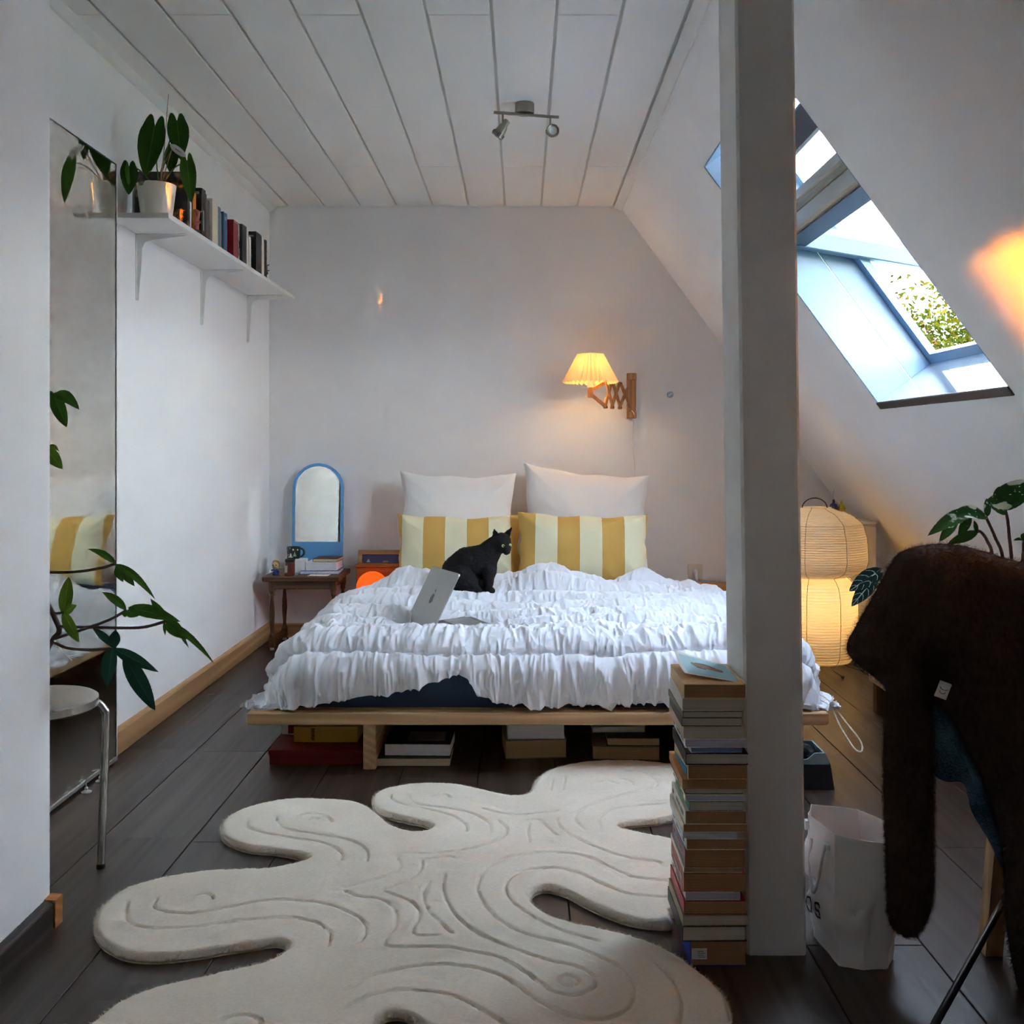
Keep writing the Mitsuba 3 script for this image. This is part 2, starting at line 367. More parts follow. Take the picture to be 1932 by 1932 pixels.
# ---------------------------------------------------------------- outside: ground and a tree
mat('lawn', srgb(92, 104, 66), .95, .1)
struct('ground', bx(-60, 60, -60, 80, -7.1, -7.0), 'lawn')
mat('bark', srgb(82, 66, 50), .9, .2)
def f_leafy(p, n, uv):
    r = cell_rand(dr.floor(p.x * 7), dr.floor(p.y * 7), dr.floor(p.z * 7))
    return mix((.007, .018, .003), (.034, .046, .006), r)
scene['foliage_mat'] = {'type': 'twosided', 'bsdf': {'type': 'diffuse', 'reflectance': proc(f_leafy)}}
def make_tree(o, seed):
    g = np.random.default_rng(seed)
    t = thing('tree', 'leafy green and yellow tree seen low through the roof window', 'tree')
    o = np.array(o, float); top = o + (0, 0, 9.7)
    br = [tube(spline([o, np.array(o) + (.1, 0, 3), np.array(o) + (-.1, .1, 6), top], 14), np.linspace(.22, .04, 14), 8)]
    cl = []
    for i in range(46):
        a, z = g.uniform(0, 6.28), g.uniform(6.3, 10.1)
        r = 2.3 * (1 - ((z - 7.8) / 3.2) ** 2) ** .5 * g.uniform(.35, 1) if abs(z - 7.8) < 3.2 else .2
        e = np.array(o) + (r * math.cos(a), r * math.sin(a), z)
        s = np.array(o) + (0, 0, max(3.5, z - 1.6))
        br.append(tube(spline([s, (s + e) / 2 + (0, 0, .25), e], 6), np.linspace(.05, .012, 6), 5)); cl.append(e)
    obj('trunk', cat(br), 'bark', t)
    c = np.array(cl)[g.integers(0, len(cl), 26000)] + g.normal(0, .34, (26000, 3))
    d = g.normal(size=(26000, 3)); d /= np.linalg.norm(d, axis=1, keepdims=True); e2 = np.cross(d, g.normal(size=(26000, 3))); e2 /= np.linalg.norm(e2, axis=1, keepdims=True)
    L = g.uniform(.03, .055, (26000, 1))
    V = np.stack([c - d * L, c + e2 * L * .5, c + d * L, c - e2 * L * .5], 1).reshape(-1, 3)
    i = np.arange(26000)[:, None] * 4
    obj('foliage', trimesh.Trimesh(V, np.vstack([i + [0, 1, 2], i + [0, 2, 3]]), process=False), 'foliage_mat', t, kind='stuff')
make_tree((6.2, 14.0, -7.0), 3)
# ---------------------------------------------------------------- bed
bed = thing('platform_bed', 'low pine platform bed with a slatted top along the back wall', 'bed')
BX0, BX1, BY0, BY1, BZ0, BZ1 = -.925, 1.03, 3.38, 5.46, .163, .205
obj('front_board', bx(BX0, BX1, BY0, 3.527, BZ0, BZ1, .004), 'pine_x', bed)
y = 3.531
while y < BY1 - .1:
    obj('slat', bx(BX0 + .002, BX1 - .002, y, y + .146, BZ0, BZ1, .003), 'pine_x', bed); y += .15
for x in (-.541, .62): obj('support_board', bx(x, x + .044, 3.424, 5.40, 0, BZ0 + .001, .003), 'pine_y', bed)

def f_sheet(p, n, uv): return mix(srgb(50, 66, 88), srgb(62, 80, 104), fbm(p.x * 4, p.y * 4, p.z * 4))
mat('blue_sheet', proc(f_sheet), .85, .2)
def mattress_mesh():
    poly = sbox(-.84, 3.455, .965, 5.45).buffer(-.05).buffer(.05, quad_segs=6)
    pts, tri, nb = tri2d(poly, .05); d = edge_dist(poly, pts, .01); d[:nb] = 0
    h = lambda d: .155 - .03 * (1 - np.clip(d / .04, 0, 1)) ** 2 + 0
    m = puff(poly, .03, lambda p, d: .155 - .028 * (1 - np.clip(d / .045, 0, 1)) ** 2 + .004 * grid_noise(np.column_stack([p, p[:, 0] * 0]), 5), lambda p, d: np.zeros(len(p)))
    return move(m, 0, 0, BZ1)
mt = obj('mattress', mattress_mesh(), 'blue_sheet', smooth=50); tag(mt, 'mattress in a dark blue fitted sheet showing under the white duvet', 'mattress')

# the ruched duvet: a cloth laid over a rounded box, then gathered along seams that run across the bed
def f_duvet(p, n, uv): return mix((.73, .755, .81), (.79, .81, .85), noise(p.x * 5, p.y * 5, p.z * 5))
mat('duvet_cotton', proc(f_duvet), .75, .25, sheen=.3)
def duvet_mesh(nx=660, nt=620):
    ax0, ax1, ay0, ay1, r = -.735, .885, 3.545, 4.86, .13
    hem_u = [380, 497, 590, 700, 770, 820, 862, 885, 905, 940, 1000, 1150, 1260, 1700]
    hem_z = [.207, .207, .231, .258, .274, .300, .318, .314, .270, .240, .226, .222, .232, .215]
    sx = np.linspace(ax0 - .40, ax1 + .40, nx)
    T0 = np.linspace(0, 1, nt)
    top = .415
    X0 = np.clip(sx, ax0, ax1); ox = sx - X0
    fl = .10 + (top - r - np.interp(sx * 555 + 985, hem_u, hem_z)) + r * (math.pi / 2 - .1 / r + 1 * .0) - .10 + .10
    fl = r * math.pi / 2 + (top - r - np.interp(sx * 555 + 985, hem_u, hem_z))
    bl = .11
    lo = ay0 - fl; hi = ay1 + bl
    t = lo[:, None] + (hi - lo[:, None]) * T0[None]
    Y0 = np.clip(t, ay0, ay1); oy = t - Y0
    oxx = np.repeat(ox[:, None], nt, 1)
    # keep the corners from hanging lower than the platform
    lim = r * math.pi / 2 + top - r - .214
    L = np.hypot(oxx, oy)
    ux, uy = oxx / (L + 1e-9), oy / (L + 1e-9)
    flare = np.clip(L - lim, 0, 1)
    L = np.minimum(L, lim)
    arc = np.minimum(L, r * math.pi / 2); rest = L - arc
    hor = r * np.sin(arc / r) + rest * .18 + flare * .35; ver = r * (1 - np.cos(arc / r)) + rest
    V = np.stack([np.repeat(X0[:, None], nt, 1) + ux * hor, Y0 + uy * hor, top - ver], -1)
    N = np.stack([ux * np.sin(arc / r), uy * np.sin(arc / r), np.cos(arc / r)], -1)
    x, y = V[..., 0], V[..., 1]
    topness = np.clip(1 - L / (r * 1.2), 0, 1)
    # the lie of the cloth: raised ruck by the pillows, hollow under the laptop, soft mounds
    q = np.stack([sx[:, None] + t * 0, t, t * 0], -1)
    big = .055 * (meshkit.fbm(q * 2.3, 3, 5) - .5)
    ss = lambda a, b, v: np.clip((v - a) / (b - a), 0, 1) ** 2 * (3 - 2 * np.clip((v - a) / (b - a), 0, 1))
    ruck = ss(4.5, 4.86, y) * (.062 + .02 * np.sin(sx * 11)[:, None] + .05 * (meshkit.noise(q * 7, 9) - .5))
    ruck *= 1 - .85 * np.exp(-((x + .23) / .2) ** 2 * 1.2)
    ruck += .03 * np.exp(-(((x + .60) / .17) ** 2 + ((y - 4.75) / .12) ** 2))
    ruck -= .10 * ss(4.45, 4.85, y) * ss(.50, .74, -x)
    ruck -= .075 * ss(4.4, 4.85, y) * ss(.50, .85, x)
    hollow = -.052 * np.exp(-(((x + .30) / .27) ** 2 + ((y - 3.99) / .22) ** 2)) - .03 * np.exp(-(((x + .23) / .18) ** 2 + ((y - 4.64) / .12) ** 2))
    ridge = .022 * np.exp(-((y - 3.62) / .09) ** 2)
    V[..., 2] += (big + ruck + hollow + ridge) * topness
    # gathers: puffs between the seams, sharp little folds that run away from them
    warp = .035 * (meshkit.fbm(q * 3.1, 2, 31) - .5)
    seam0 = ay0 - .085
    ph = (t - seam0 + warp) / .19
    fr = ph - np.floor(ph); cr = np.floor(ph)
    near = np.abs(2 * fr - 1)                              # 1 at a seam, 0 between
    puffy = .024 * (1 - near ** 2.6) - .007 * np.exp(-((1 - near) / .06) ** 2)
    def folds(fx, ft, seed, bend, sharp):
        n1 = meshkit.fbm(np.stack([q[..., 0] * fx * .22, q[..., 1] * ft * .5 + cr * 3.7, cr], -1), 2, seed + 7) - .5
        xx = sx[:, None] + bend * n1 + .22 * (fr - .5) * .19 * 2 * (meshkit.noise(np.stack([q[..., 0] * fx * .3, cr * 5.3, cr], -1), seed + 9) - .5)
        n = meshkit.noise(np.stack([xx * fx + cr * 7.3, t * ft, cr * 3.1], -1), seed)
        return (1 - np.abs(2 * n - 1)) ** sharp
    w1 = folds(23, 4.5, 51, .09, 1.5); w2 = folds(44, 9, 52, .05, 1.6); w3 = folds(84, 22, 53, .03, 1.5)
    lump = meshkit.noise(q * [11, 13, 1], 61) - .5
    g = (.0170 * (w1 - .4) * (1.05 - .55 * near) + .0135 * (w2 - .4) * (.45 + .6 * near) + .0055 * (w3 - .4) + .012 * lump * (1 - near))
    flat = 1 - .8 * np.exp(-(((x + .25) / .2) ** 2 + ((y - 3.98) / .17) ** 2) * 1.5)
    hem = np.clip(1 - T0 / .05, 0, 1)[None] ** 2
    V += N * (puffy + g * flat * (1 + .5 * hem))[..., None]
    V[..., 2] -= hem * .016 * (w1 - .5) + hem * .010 * (w2 - .5)
    V[..., 2] = np.maximum(V[..., 2], BZ1 + .004 + .006 * w2)
    return V
dv = duvet_mesh()
DUVET = cKDTree(dv.reshape(-1, 3)[:, :2]); DUVZ = dv.reshape(-1, 3)[:, 2]
def duvet_z(x, y, k=12): return float(np.max(DUVZ[DUVET.query((x, y), k)[1]]))
du = thing('duvet', 'white ruched duvet with gathered seams spread over the bed', 'duvet')
def shell(V, th, k=10):
    # a coarse lining under the cloth, stitched to its border, closes the cover
    a, b, _ = V.shape; top = sheet(V)
    n = top.vertex_normals.reshape(a, b, 3)
    if n[a // 2, b // 2, 2] < 0: n = -n; top.invert()
    ia = np.unique(np.r_[np.arange(0, a, k), a - 1]); ib = np.unique(np.r_[np.arange(0, b, k), b - 1])
    L = V[np.ix_(ia, ib)] - n[np.ix_(ia, ib)] * th
    L[..., 2] = np.maximum(L[..., 2] - .0, BZ1 + .0015)
    low = sheet(L); low.faces = low.faces[:, ::-1] if low.face_normals[:, 2].mean() > 0 else low.faces
    ring = lambda aa, bb: np.r_[[i * bb for i in range(aa)], [(aa - 1) * bb + j for j in range(1, bb)], [i * bb + bb - 1 for i in range(aa - 2, -1, -1)], [j for j in range(bb - 2, 0, -1)]]
    R0, R1 = ring(a, b), ring(len(ia), len(ib)); off = a * b
    P1 = low.vertices[R1]; near = cKDTree(P1).query(top.vertices[R0])[1]
    F = []
    m = len(R0)
    for i in range(m):
        j = (i + 1) % m; p, q2 = near[i], near[j]
        F.append((R0[i], R0[j], off + R1[p]))
        if p != q2: F.append((R0[j], off + R1[q2], off + R1[p]))
    return trimesh.Trimesh(np.vstack([top.vertices, low.vertices]), np.vstack([top.faces, low.faces + off, np.array(F)]), process=False)
obj('cover', shell(dv, .014), 'duvet_cotton', du, smooth=60)
mat('cord_white', srgb(232, 226, 218), .8, .2)
lp = [(1.03, 3.50, .24), (1.055, 3.47, .225), (1.10, 3.40, .16), (1.13, 3.36, .115), (1.128, 3.345, .088), (1.105, 3.345, .095), (1.075, 3.39, .15), (1.05, 3.43, .214), (1.02, 3.47, .23)]
obj('tie_cord', tube(spline(lp, 50), .0028, 8), 'cord_white', du, label='white tie cord loop hanging from the right corner')
lp = [(-.885, 3.62, .235), (-.915, 3.60, .225), (-.955, 3.57, .205), (-.985, 3.55, .19), (-.985, 3.535, .185), (-.94, 3.55, .204), (-.90, 3.56, .216), (-.87, 3.57, .225)]
obj('tie_cord', tube(spline(lp, 40), .0026, 8), 'cord_white', du, label='small tie cord loop on the left edge')

# pillows
mat('pillow_white', (.88, .88, .87), .85, .2, sheen=.2)
STRIPE = .1135
def f_stripe(p, n, uv):
    k = uv.x / STRIPE
    k = k - 2 * dr.floor(k / 2)
    b = smoothstep(0.0, .02, k) * (1 - smoothstep(1.0, 1.02, k))
    v = noise(p.x * 9, p.y * 9, p.z * 9)
    gold = mix((.62, .37, .09), (.70, .45, .13), v); cream = mix((.82, .78, .52), (.87, .83, .60), v)
    return mix(gold, cream, b)
mat('pillow_striped', proc(f_stripe), .85, .2, sheen=.2)
def pillow(w, h, th, seed, ears=.035, lift=(0, 0, 0, 0)):
    """local x across, y up from the lower edge, z towards the viewer"""
    g = np.random.default_rng(seed)
    cs = [np.array(c, float) for c in ((-w / 2, 0), (w / 2, 0), (w / 2, h), (-w / 2, h))]
    cs[2][1] += lift[2]; cs[3][1] += lift[3]
    ring = []
    for i in range(4):
        a, b = cs[i], cs[(i + 1) % 4]; n = np.array([-(b - a)[1], (b - a)[0]]); n /= np.linalg.norm(n)
        s = np.linspace(0, 1, 26)[:-1]
        dip = ears * (4 * s * (1 - s)) ** .6 + .006 * np.sin(s * g.uniform(12, 22) + g.uniform(0, 6)) * (4 * s * (1 - s))
        ring.append(a + (b - a) * s[:, None] + n * dip[:, None])
    poly = Polygon(np.vstack(ring)).buffer(-.008).buffer(.008)
    md = min(w, h) / 2
    off = g.uniform(0, 50)
    def front(p, d):
        q = np.column_stack([p, p[:, 0] * 0 + off])
        u = np.clip(d / (md * .9), 0, 1)
        k = th / 2 * (1 - (1 - u) ** 2.3) ** .62
        r = np.abs(meshkit.noise(np.column_stack([p[:, 0] * 9 + p[:, 1] * 4, p[:, 1] * 6 - p[:, 0] * 3, p[:, 0] * 0 + off]), 3) * 2 - 1)
        return k + (grid_noise(q, 7, 1) * .020 + (.5 - r) * .012 + grid_noise(q, 24, 2) * .006) * np.clip(d / .02, 0, 1) + .002
    m = puff(poly, .011, front, lambda p, d: th / 2 * (1 - (1 - np.clip(d / (md * .9), 0, 1)) ** 2.3) ** .62 + .002)
    return m
def put_pillow(m, x, y, z, lean, yaw=0, roll=0):
    M = np.eye(4); M[:3, 3] = (x, y, z)
    # local y leans back towards the wall, local z faces the camera
    R = frame_at((0, 0, 0), (1, 0, 0), (0, math.sin(math.radians(lean)), math.cos(math.radians(lean))), (0, -math.cos(math.radians(lean)), math.sin(math.radians(lean))))
    return tf(m, M @ rot((0, 0, 1), yaw) @ R @ rot((0, 0, 1), roll))
def pil(m, mt_, label, group, uvs=0):
    uv = np.array(m[0].vertices)[:, :2] - [uvs, 0]
    return tag(obj('pillow', m[1], mt_, smooth=True, uv=uv), label, 'pillow', group)
a = pillow(.67, .60, .20, 1, .04, (0, 0, .02, .035)); pil((a, put_pillow(a, -.348, 5.46, .365, 17, 3)), 'pillow_white', 'white square pillow at the left, against the wall above the black cat', 'white pillows')
a = pillow(.735, .61, .21, 2, .045, (0, 0, .0, .07)); pil((a, put_pillow(a, .342, 5.47, .365, 16, -2, -1)), 'pillow_white', 'taller white square pillow at the right, under the wall lamp', 'white pillows')
a = pillow(.68, .40, .17, 3, .03, (0, 0, 0, .012)); pil((a, put_pillow(a, -.325, 5.21, .37, 22, 2, .5)), 'pillow_striped', 'yellow and cream striped pillow partly hidden behind the black cat', 'striped pillows', -.30)
a = pillow(.70, .41, .17, 4, .028, (0, 0, 0, .012)); pil((a, put_pillow(a, .308, 5.10, .37, 21, -2, -.5)), 'pillow_striped', 'yellow and cream striped pillow fully in view to the right of the cat', 'striped pillows', -.245)

# laptop
mat('alu_silver', srgb(178, 182, 180), .38, .5, .75)
mat('alu_edge', srgb(205, 208, 206), .25, .5, .85)
mat('black_plastic', srgb(22, 22, 24), .4, .5)
mat('logo_grey', srgb(92, 100, 102), .15, .6, .8)
mat('screen_black', srgb(10, 10, 12), .1, .6)
lt = thing('laptop', 'open silver laptop standing in a hollow of the white duvet', 'laptop')
hb = P(769, 1171, 4.10); he = P(817, 1194, 3.797)
h_ = unit(he - hb); LW = np.linalg.norm(he - hb); l_ = P(821, 1070, 4.128) - hb
l_ = l_ - h_ * (l_ @ h_); LH = np.linalg.norm(l_); l_ = unit(l_)
nL = np.cross(h_, l_)                        # towards the screen side or the back
if nL[0] > 0: nL = -nL                       # the lid's back faces left and the camera
def rrect(w, h, r=.012): return sbox(0, 0, w, h).buffer(-r).buffer(r, quad_segs=6)
LM = frame_at(hb, h_, l_, nL)
if np.linalg.det(LM[:3, :3]) < 0: LM = frame_at(hb + h_ * LW, -h_, l_, nL)
obj('lid', ext(rrect(LW, LH), .005, LM), 'alu_silver', lt)
obj('screen', ext(sbox(.008, .012, LW - .008, LH - .008), .0008, LM @ np.array([[1, 0, 0, 0], [0, 1, 0, 0], [0, 0, 1, -.0012], [0, 0, 0, 1]])), 'screen_black', lt)
ang = np.linspace(0, 2 * np.pi, 60)
ap = Polygon([(.5 * math.cos(a) * (1 + .10 * math.cos(2 * a + math.pi)) * .92, .52 * math.sin(a) - .03 * math.cos(3 * a)) for a in ang])
ap = ap.difference(Point(.56, .08).buffer(.22)).difference(Point(0, .60).buffer(.15)).difference(Point(0, -.58).buffer(.12))
lf = Point(-.02, .62).buffer(.26).intersection(Point(.22, .86).buffer(.26))
ap = shapely.affinity.scale(shapely.union_all([ap, shapely.affinity.translate(lf, -.02, .03)]), .042, .042, origin=(0, 0))
obj('emblem', ext(shapely.affinity.translate(ap, LW / 2, LH * .49), .0006, LM @ np.array([[1, 0, 0, 0], [0, 1, 0, 0], [0, 0, 1, .0049], [0, 0, 0, 1]])), 'logo_grey', lt, label='dark fruit emblem on the lid')
bd = unit(np.cross(np.cross(h_, (.35, .94, -.0)), h_)); bd = unit(P(899, 1178, 3.907) - he); bd = unit(bd - h_ * (bd @ h_))
bn = np.cross(h_, bd); 
if bn[2] < 0: bn = -bn
BM = frame_at(hb, h_, bd, bn)
if np.linalg.det(BM[:3, :3]) < 0: BM = frame_at(hb + h_ * LW, -h_, bd, bn)
sh = lambda z: BM @ np.array([[1, 0, 0, 0], [0, 1, 0, 0], [0, 0, 1, z], [0, 0, 0, 1]])
bs = obj('base', ext(rrect(LW, LH), .0125, sh(-.016)), 'alu_silver', lt)
obj('keyboard', ext(sbox(.03, .03, LW - .03, LH * .52), .0006, sh(-.0037)), 'black_plastic', bs)
obj('trackpad', ext(rrect(LW * .4, LH * .33, .004), .0005, sh(-.0037) @ np.array([[1, 0, 0, LW * .3], [0, 1, 0, LH * .6], [0, 0, 1, 0], [0, 0, 0, 1]])), 'alu_edge', bs)
obj('hinge', ext(sbox(.03, -.006, LW - .03, .012), .009, sh(-.013)), 'black_plastic', lt)

# the black cat, sitting, facing right
def f_fur(p, n, uv): return mix((.0035, .0033, .0035), (.012, .0105, .010), fbm(p.x * 60, p.y * 60, p.z * 120))
mat('cat_fur', proc(f_fur), .75, .25, sheen=.25)
mat('cat_eye', srgb(196, 206, 120), .08, .7)
mat('cat_pupil', (.004, .004, .004), .1, .7)
CY, k_ = 4.60, 4.60 / FPX
def C(u, v, dy=0.): return P(u, v, CY + dy)
def pr(u, v, r, dy=0.): return (C(u, v, dy), r * k_)
cb = [(pr(866, 1079, 33), pr(882, 1063, 31)), (pr(882, 1063, 31), pr(914, 1053, 26)), (pr(914, 1053, 26), pr(933, 1030, 18)), (pr(933, 1030, 18), pr(946, 1024, 19, -.012)),
      (pr(946, 1024, 19, -.012), pr(955, 1035, 9.5, -.045)), (pr(955, 1034, 8.5, -.048), pr(956, 1040, 7, -.050)), (pr(870, 1095, 22), pr(905, 1098, 18)),
      (pr(914, 1056, 24), pr(921, 1078, 16)), (pr(921, 1074, 13, -.035), pr(922, 1100, 8, -.042)), (pr(922, 1100, 8, -.042), pr(921, 1114, 6.5, -.045)), (pr(921, 1114, 6, -.045), pr(928, 1115, 5.5, -.06)),
      (pr(923, 1074, 13, .03), pr(922, 1112, 7, .035)), (pr(922, 1113, 6, .035), pr(929, 1114, 5.5, .025)),
      (pr(868, 1088, 26, -.045), pr(885, 1100, 17, -.055)), (pr(885, 1104, 13, -.06), pr(902, 1115, 7, -.07)), (pr(868, 1088, 26, .045), pr(890, 1106, 12, .06)),
      (pr(864, 1108, 11, .0), pr(905, 1110, 10, 0)), (pr(846, 1100, 8, .03), pr(852, 1114, 6, -.03)), (pr(852, 1114, 6, -.03), pr(878, 1117, 5.5, -.085)), (pr(878, 1117, 5.5, -.085), pr(905, 1118, 4.5, -.10))]
def ear(b0, b1, tip, bk):
    return m3.Manifold.hull_points(np.array([b0, b1, tip, bk, (np.array(b0) + tip) / 2 + (0, -.004, 0), (np.array(b1) + bk) / 2 + (0, -.006, 0)]))
ears = [ear(C(928, 1014, -.015), C(942, 1009, -.040), C(932.5, 996.5, -.035), C(934, 1012, .004)), ear(C(948, 1008, .012), C(962, 1014, -.02), C(967, 993.5, -.012), C(955, 1010, .022))]
cm = blob(cb, .007, 10)
em = m3.Manifold(m3.Mesh(np.array(cm.vertices, np.float32), np.array(cm.faces, np.uint32)))
for e in ears: em = em + e
me = em.refine_to_length(.006).to_mesh(); cm = trimesh.Trimesh(me.vert_properties[:, :3], me.tri_verts)
trimesh.smoothing.filter_taubin(cm, iterations=3)
vn = cm.vertex_normals; vv = np.array(cm.vertices)
cm.vertices = vv + vn * ((meshkit.noise(vv * [260, 260, 110], 4) - .45) * .0055)[:, None]
ct = thing('cat', 'black cat sitting upright on the duvet, looking to the right', 'cat')
obj('body', cm, 'cat_fur', ct, smooth=True)
for (u, v) in ((949.6, 1029.8), (962.8, 1028.6)):
    o0 = np.array([0, 0, CAMZ]); d0 = unit(P(u, v, CY) - o0)
    hit = cm.ray.intersects_location([o0 + d0 * 3.5], [d0])[0]
    o = hit[np.argmin(np.linalg.norm(hit - o0, axis=1))] if len(hit) else trimesh.proximity.closest_point(cm, [P(u, v, CY - .05)])[0][0]
    d = unit(np.array([.30, -.95, 0]))
    e = obj('eye', move(trimesh.creation.icosphere(2, .0068), *(o - d * .0030)), 'cat_eye', ct, smooth=True, label='yellow green eye')
    obj('pupil', move(trimesh.creation.icosphere(2, .0032), *(o + d * .0018)), 'cat_pupil', e, smooth=True)
# ---------------------------------------------------------------- bedside table, arched mirror, small things
mat('walnut', proc(grain(srgb(62, 38, 24), srgb(104, 68, 42), 'x', 1.2)), .4, .5)
mat('walnut_z', proc(grain(srgb(66, 42, 26), srgb(112, 76, 46), 'z', 1.2)), .4, .5)
nt = thing('bedside_table', 'small dark wooden table with turned legs in the back left corner', 'table')
TX0, TX1, TY0, TY1, TZ = -1.395, -.983, 5.40, 5.775, .401
obj('table_top', bx(TX0, TX1, TY0, TY1, TZ - .029, TZ, .005), 'walnut', nt)
for y in (TY0 + .03, TY1 - .045): obj('apron', bx(TX0 + .05, TX1 - .045, y, y + .016, TZ - .072, TZ - .029), 'walnut', nt)
for x in (TX0 + .037, TX1 - .05): obj('apron', bx(x, x + .016, TY0 + .05, TY1 - .05, TZ - .072, TZ - .029), 'walnut', nt)
lp = [(0, .0), (.011, 0), (.013, .004), (.0125, .012)]
def turned(x, y):
    sq = [bx(x - .014, x + .014, y - .014, y + .014, .014, .072, .002), bx(x - .0145, x + .0145, y - .0145, y + .0145, TZ - .085, TZ - .029, .002)]
    pr_ = [(0, .070), (.0135, .070), (.0135, .078), (.009, .084), (.0085, .10), (.0125, .15), (.0142, .19), (.012, .235), (.0085, .275), (.0085, .289), (.0135, .293), (.0135, .300), (.010, .303), (.0125, .309), (.0125, TZ - .084), (0, TZ - .084)]
    return cat(sq, lathe(pr_, 20, (x, y, 0)))
for x, y in ((TX0 + .044, TY0 + .042), (TX1 - .036, TY0 + .042), (TX0 + .044, TY1 - .045), (TX1 - .036, TY1 - .045)):
    l = obj('leg', turned(x, y), 'walnut_z', nt, smooth=35)
    obj('foot_glide', lathe([(0, 0), (.012, 0), (.012, .008), (.007, .0145), (0, .0145)], 16, (x, y, 0)), 'alu_edge', l)
for x in (TX0 + .044, TX1 - .036): obj('stretcher', bx(x - .008, x + .008, TY0 + .05, TY1 - .05, .035, .062), 'walnut', nt)

mat('blue_lacquer', srgb(98, 164, 218), .35, .5)
scene['mirror_glass'] = {'type': 'twosided', 'bsdf': {'type': 'conductor', 'material': 'Ag', 'specular_reflectance': {'type': 'rgb', 'value': [.88, .91, .90]}}}
am = thing('arched_mirror', 'arched mirror in a sky blue frame standing on the dark bedside table', 'mirror')
def arch(w, h, r0=0., z0=0.):
    t = np.linspace(0, np.pi, 40)
    return Polygon([(-w / 2, z0)] + [(w / 2, z0)] + [(w / 2 * math.cos(a), h - w / 2 + w / 2 * math.sin(a)) for a in t])
AM = frame_at((-1.168, 5.752, TZ + .001), (1, 0, 0), (0, math.sin(math.radians(4)), math.cos(math.radians(4))))
obj('frame', ext(arch(.290, .600).difference(arch(.258, .584, z0=.152)), .02, AM), 'blue_lacquer', am)
obj('back_panel', ext(arch(.284, .597), .004, AM @ np.array([[1, 0, 0, 0], [0, 1, 0, 0], [0, 0, 1, -.004], [0, 0, 0, 1]])), 'blue_lacquer', am)
obj('glass', ext(arch(.2575, .5835, z0=.1525), .003, AM @ np.array([[1, 0, 0, 0], [0, 1, 0, 0], [0, 0, 1, .012], [0, 0, 0, 1]])), 'mirror_glass', am)

def book(x0, x1, y0, y1, z0, z1, cover, pages, label, group=None, axis='z', spine='-x', name='book', yaw=0., t=.0022, over=.0025, soft=False):
    """axis: the direction of its thickness; spine: the side of the spine"""
    key = thing(name, label, 'book', group)
    lo, hi = np.array([x0, y0, z0], float), np.array([x1, y1, z1], float)
    ai = 'xyz'.index(axis); si = 'xyz'.index(spine[1]); sg = 1 if spine[0] == '+' else -1
    if soft: over = .0003
    t = min(t, (hi - lo)[ai] * .2)
    plo, phi = lo.copy(), hi.copy(); plo[ai] += t; phi[ai] -= t
    for i in range(3):
        if i == ai: continue
        if i == si:
            if sg > 0: phi[i] -= t * 1.2; plo[i] += over
            else: plo[i] += t * 1.2; phi[i] -= over
        else: plo[i] += over; phi[i] -= over
    cov = []
    for s in (0, 1):
        a, b = lo.copy(), hi.copy()
        if s: a[ai] = hi[ai] - t
        else: b[ai] = lo[ai] + t
        cov.append(bx(a[0], b[0], a[1], b[1], a[2], b[2], .0006))
    a, b = lo.copy(), hi.copy()
    if sg > 0: a[si] = hi[si] - t
    else: b[si] = lo[si] + t
    cov.append(bx(a[0], b[0], a[1], b[1], a[2], b[2], .0008))
    cm_, pm = cat(cov), bx(plo[0], phi[0], plo[1], phi[1], plo[2], phi[2], .0005)
    if yaw:
        R = rot((0, 0, 1), yaw, (lo + hi) / 2); cm_.apply_transform(R); pm.apply_transform(R)
    obj('cover', cm_, cover, key); obj('page_block', pm, pages, key)
    return key
def f_pages(lo, hi):
    def fn(p, n, uv):
        return mix(lo, hi, .6 * noise(p.x * 3, p.y * 3, p.z * 1400) + .4 * noise(p.x * 9, p.y * 9, p.z * 500))
    return fn
def f_pages_v(lo, hi):
    def fn(p, n, uv): return mix(lo, hi, .6 * noise(p.x * 9, p.y * 1400, p.z * 3) + .4 * noise(p.x * 30, p.y * 500, p.z * 3))
    return fn
mat('pages_tan', proc(f_pages(srgb(150, 118, 82), srgb(190, 158, 116))), .9, .1)
mat('pages_cream', proc(f_pages(srgb(190, 176, 146), srgb(222, 210, 182))), .9, .1)
mat('pages_grey', proc(f_pages(srgb(176, 166, 152), srgb(206, 198, 184))), .9, .1)
mat('pages_white', proc(f_pages(srgb(196, 194, 200), srgb(226, 226, 228))), .9, .1)
mat('pages_lilac', proc(f_pages(srgb(176, 172, 190), srgb(206, 202, 216))), .9, .1)
mat('pages_upright', proc(f_pages_v(srgb(206, 196, 176), srgb(232, 226, 212))), .9, .1)
CV_ = {}
def cover(hexs, rough=.45):
    k = 'cover_' + hexs
    if k not in scene: mat(k, srgb(hexs), rough, .45)
    return k
z = TZ
book(-1.215, -1.005, 5.50, 5.70, z + .0005, z + .018, cover('6f86b4'), 'pages_white', 'thin slate blue book at the bottom of the pile on the bedside table', 'books on the bedside table', yaw=2)
book(-1.185, -1.015, 5.52, 5.70, z + .0185, z + .062, cover('e6e4de'), 'pages_white', 'thick white book in the middle of the pile on the bedside table', 'books on the bedside table', yaw=-1)
book(-1.150, -1.012, 5.54, 5.69, z + .0625, z + .080, cover('5a3a2c'), 'pages_cream', 'small brown notebook on top of the pile on the bedside table', 'books on the bedside table', yaw=-2)
mat('paper_white', srgb(226, 226, 224), .8, .2)
tag(obj('paper_sheet', tf(bx(-1.155, -1.045, 5.425, 5.487, TZ, TZ + .0012, .0003), rot((0, 0, 1), -3, (-1.1, 5.45, 0))), 'paper_white'), 'white slip of paper lying at the front of the bedside table', 'paper')
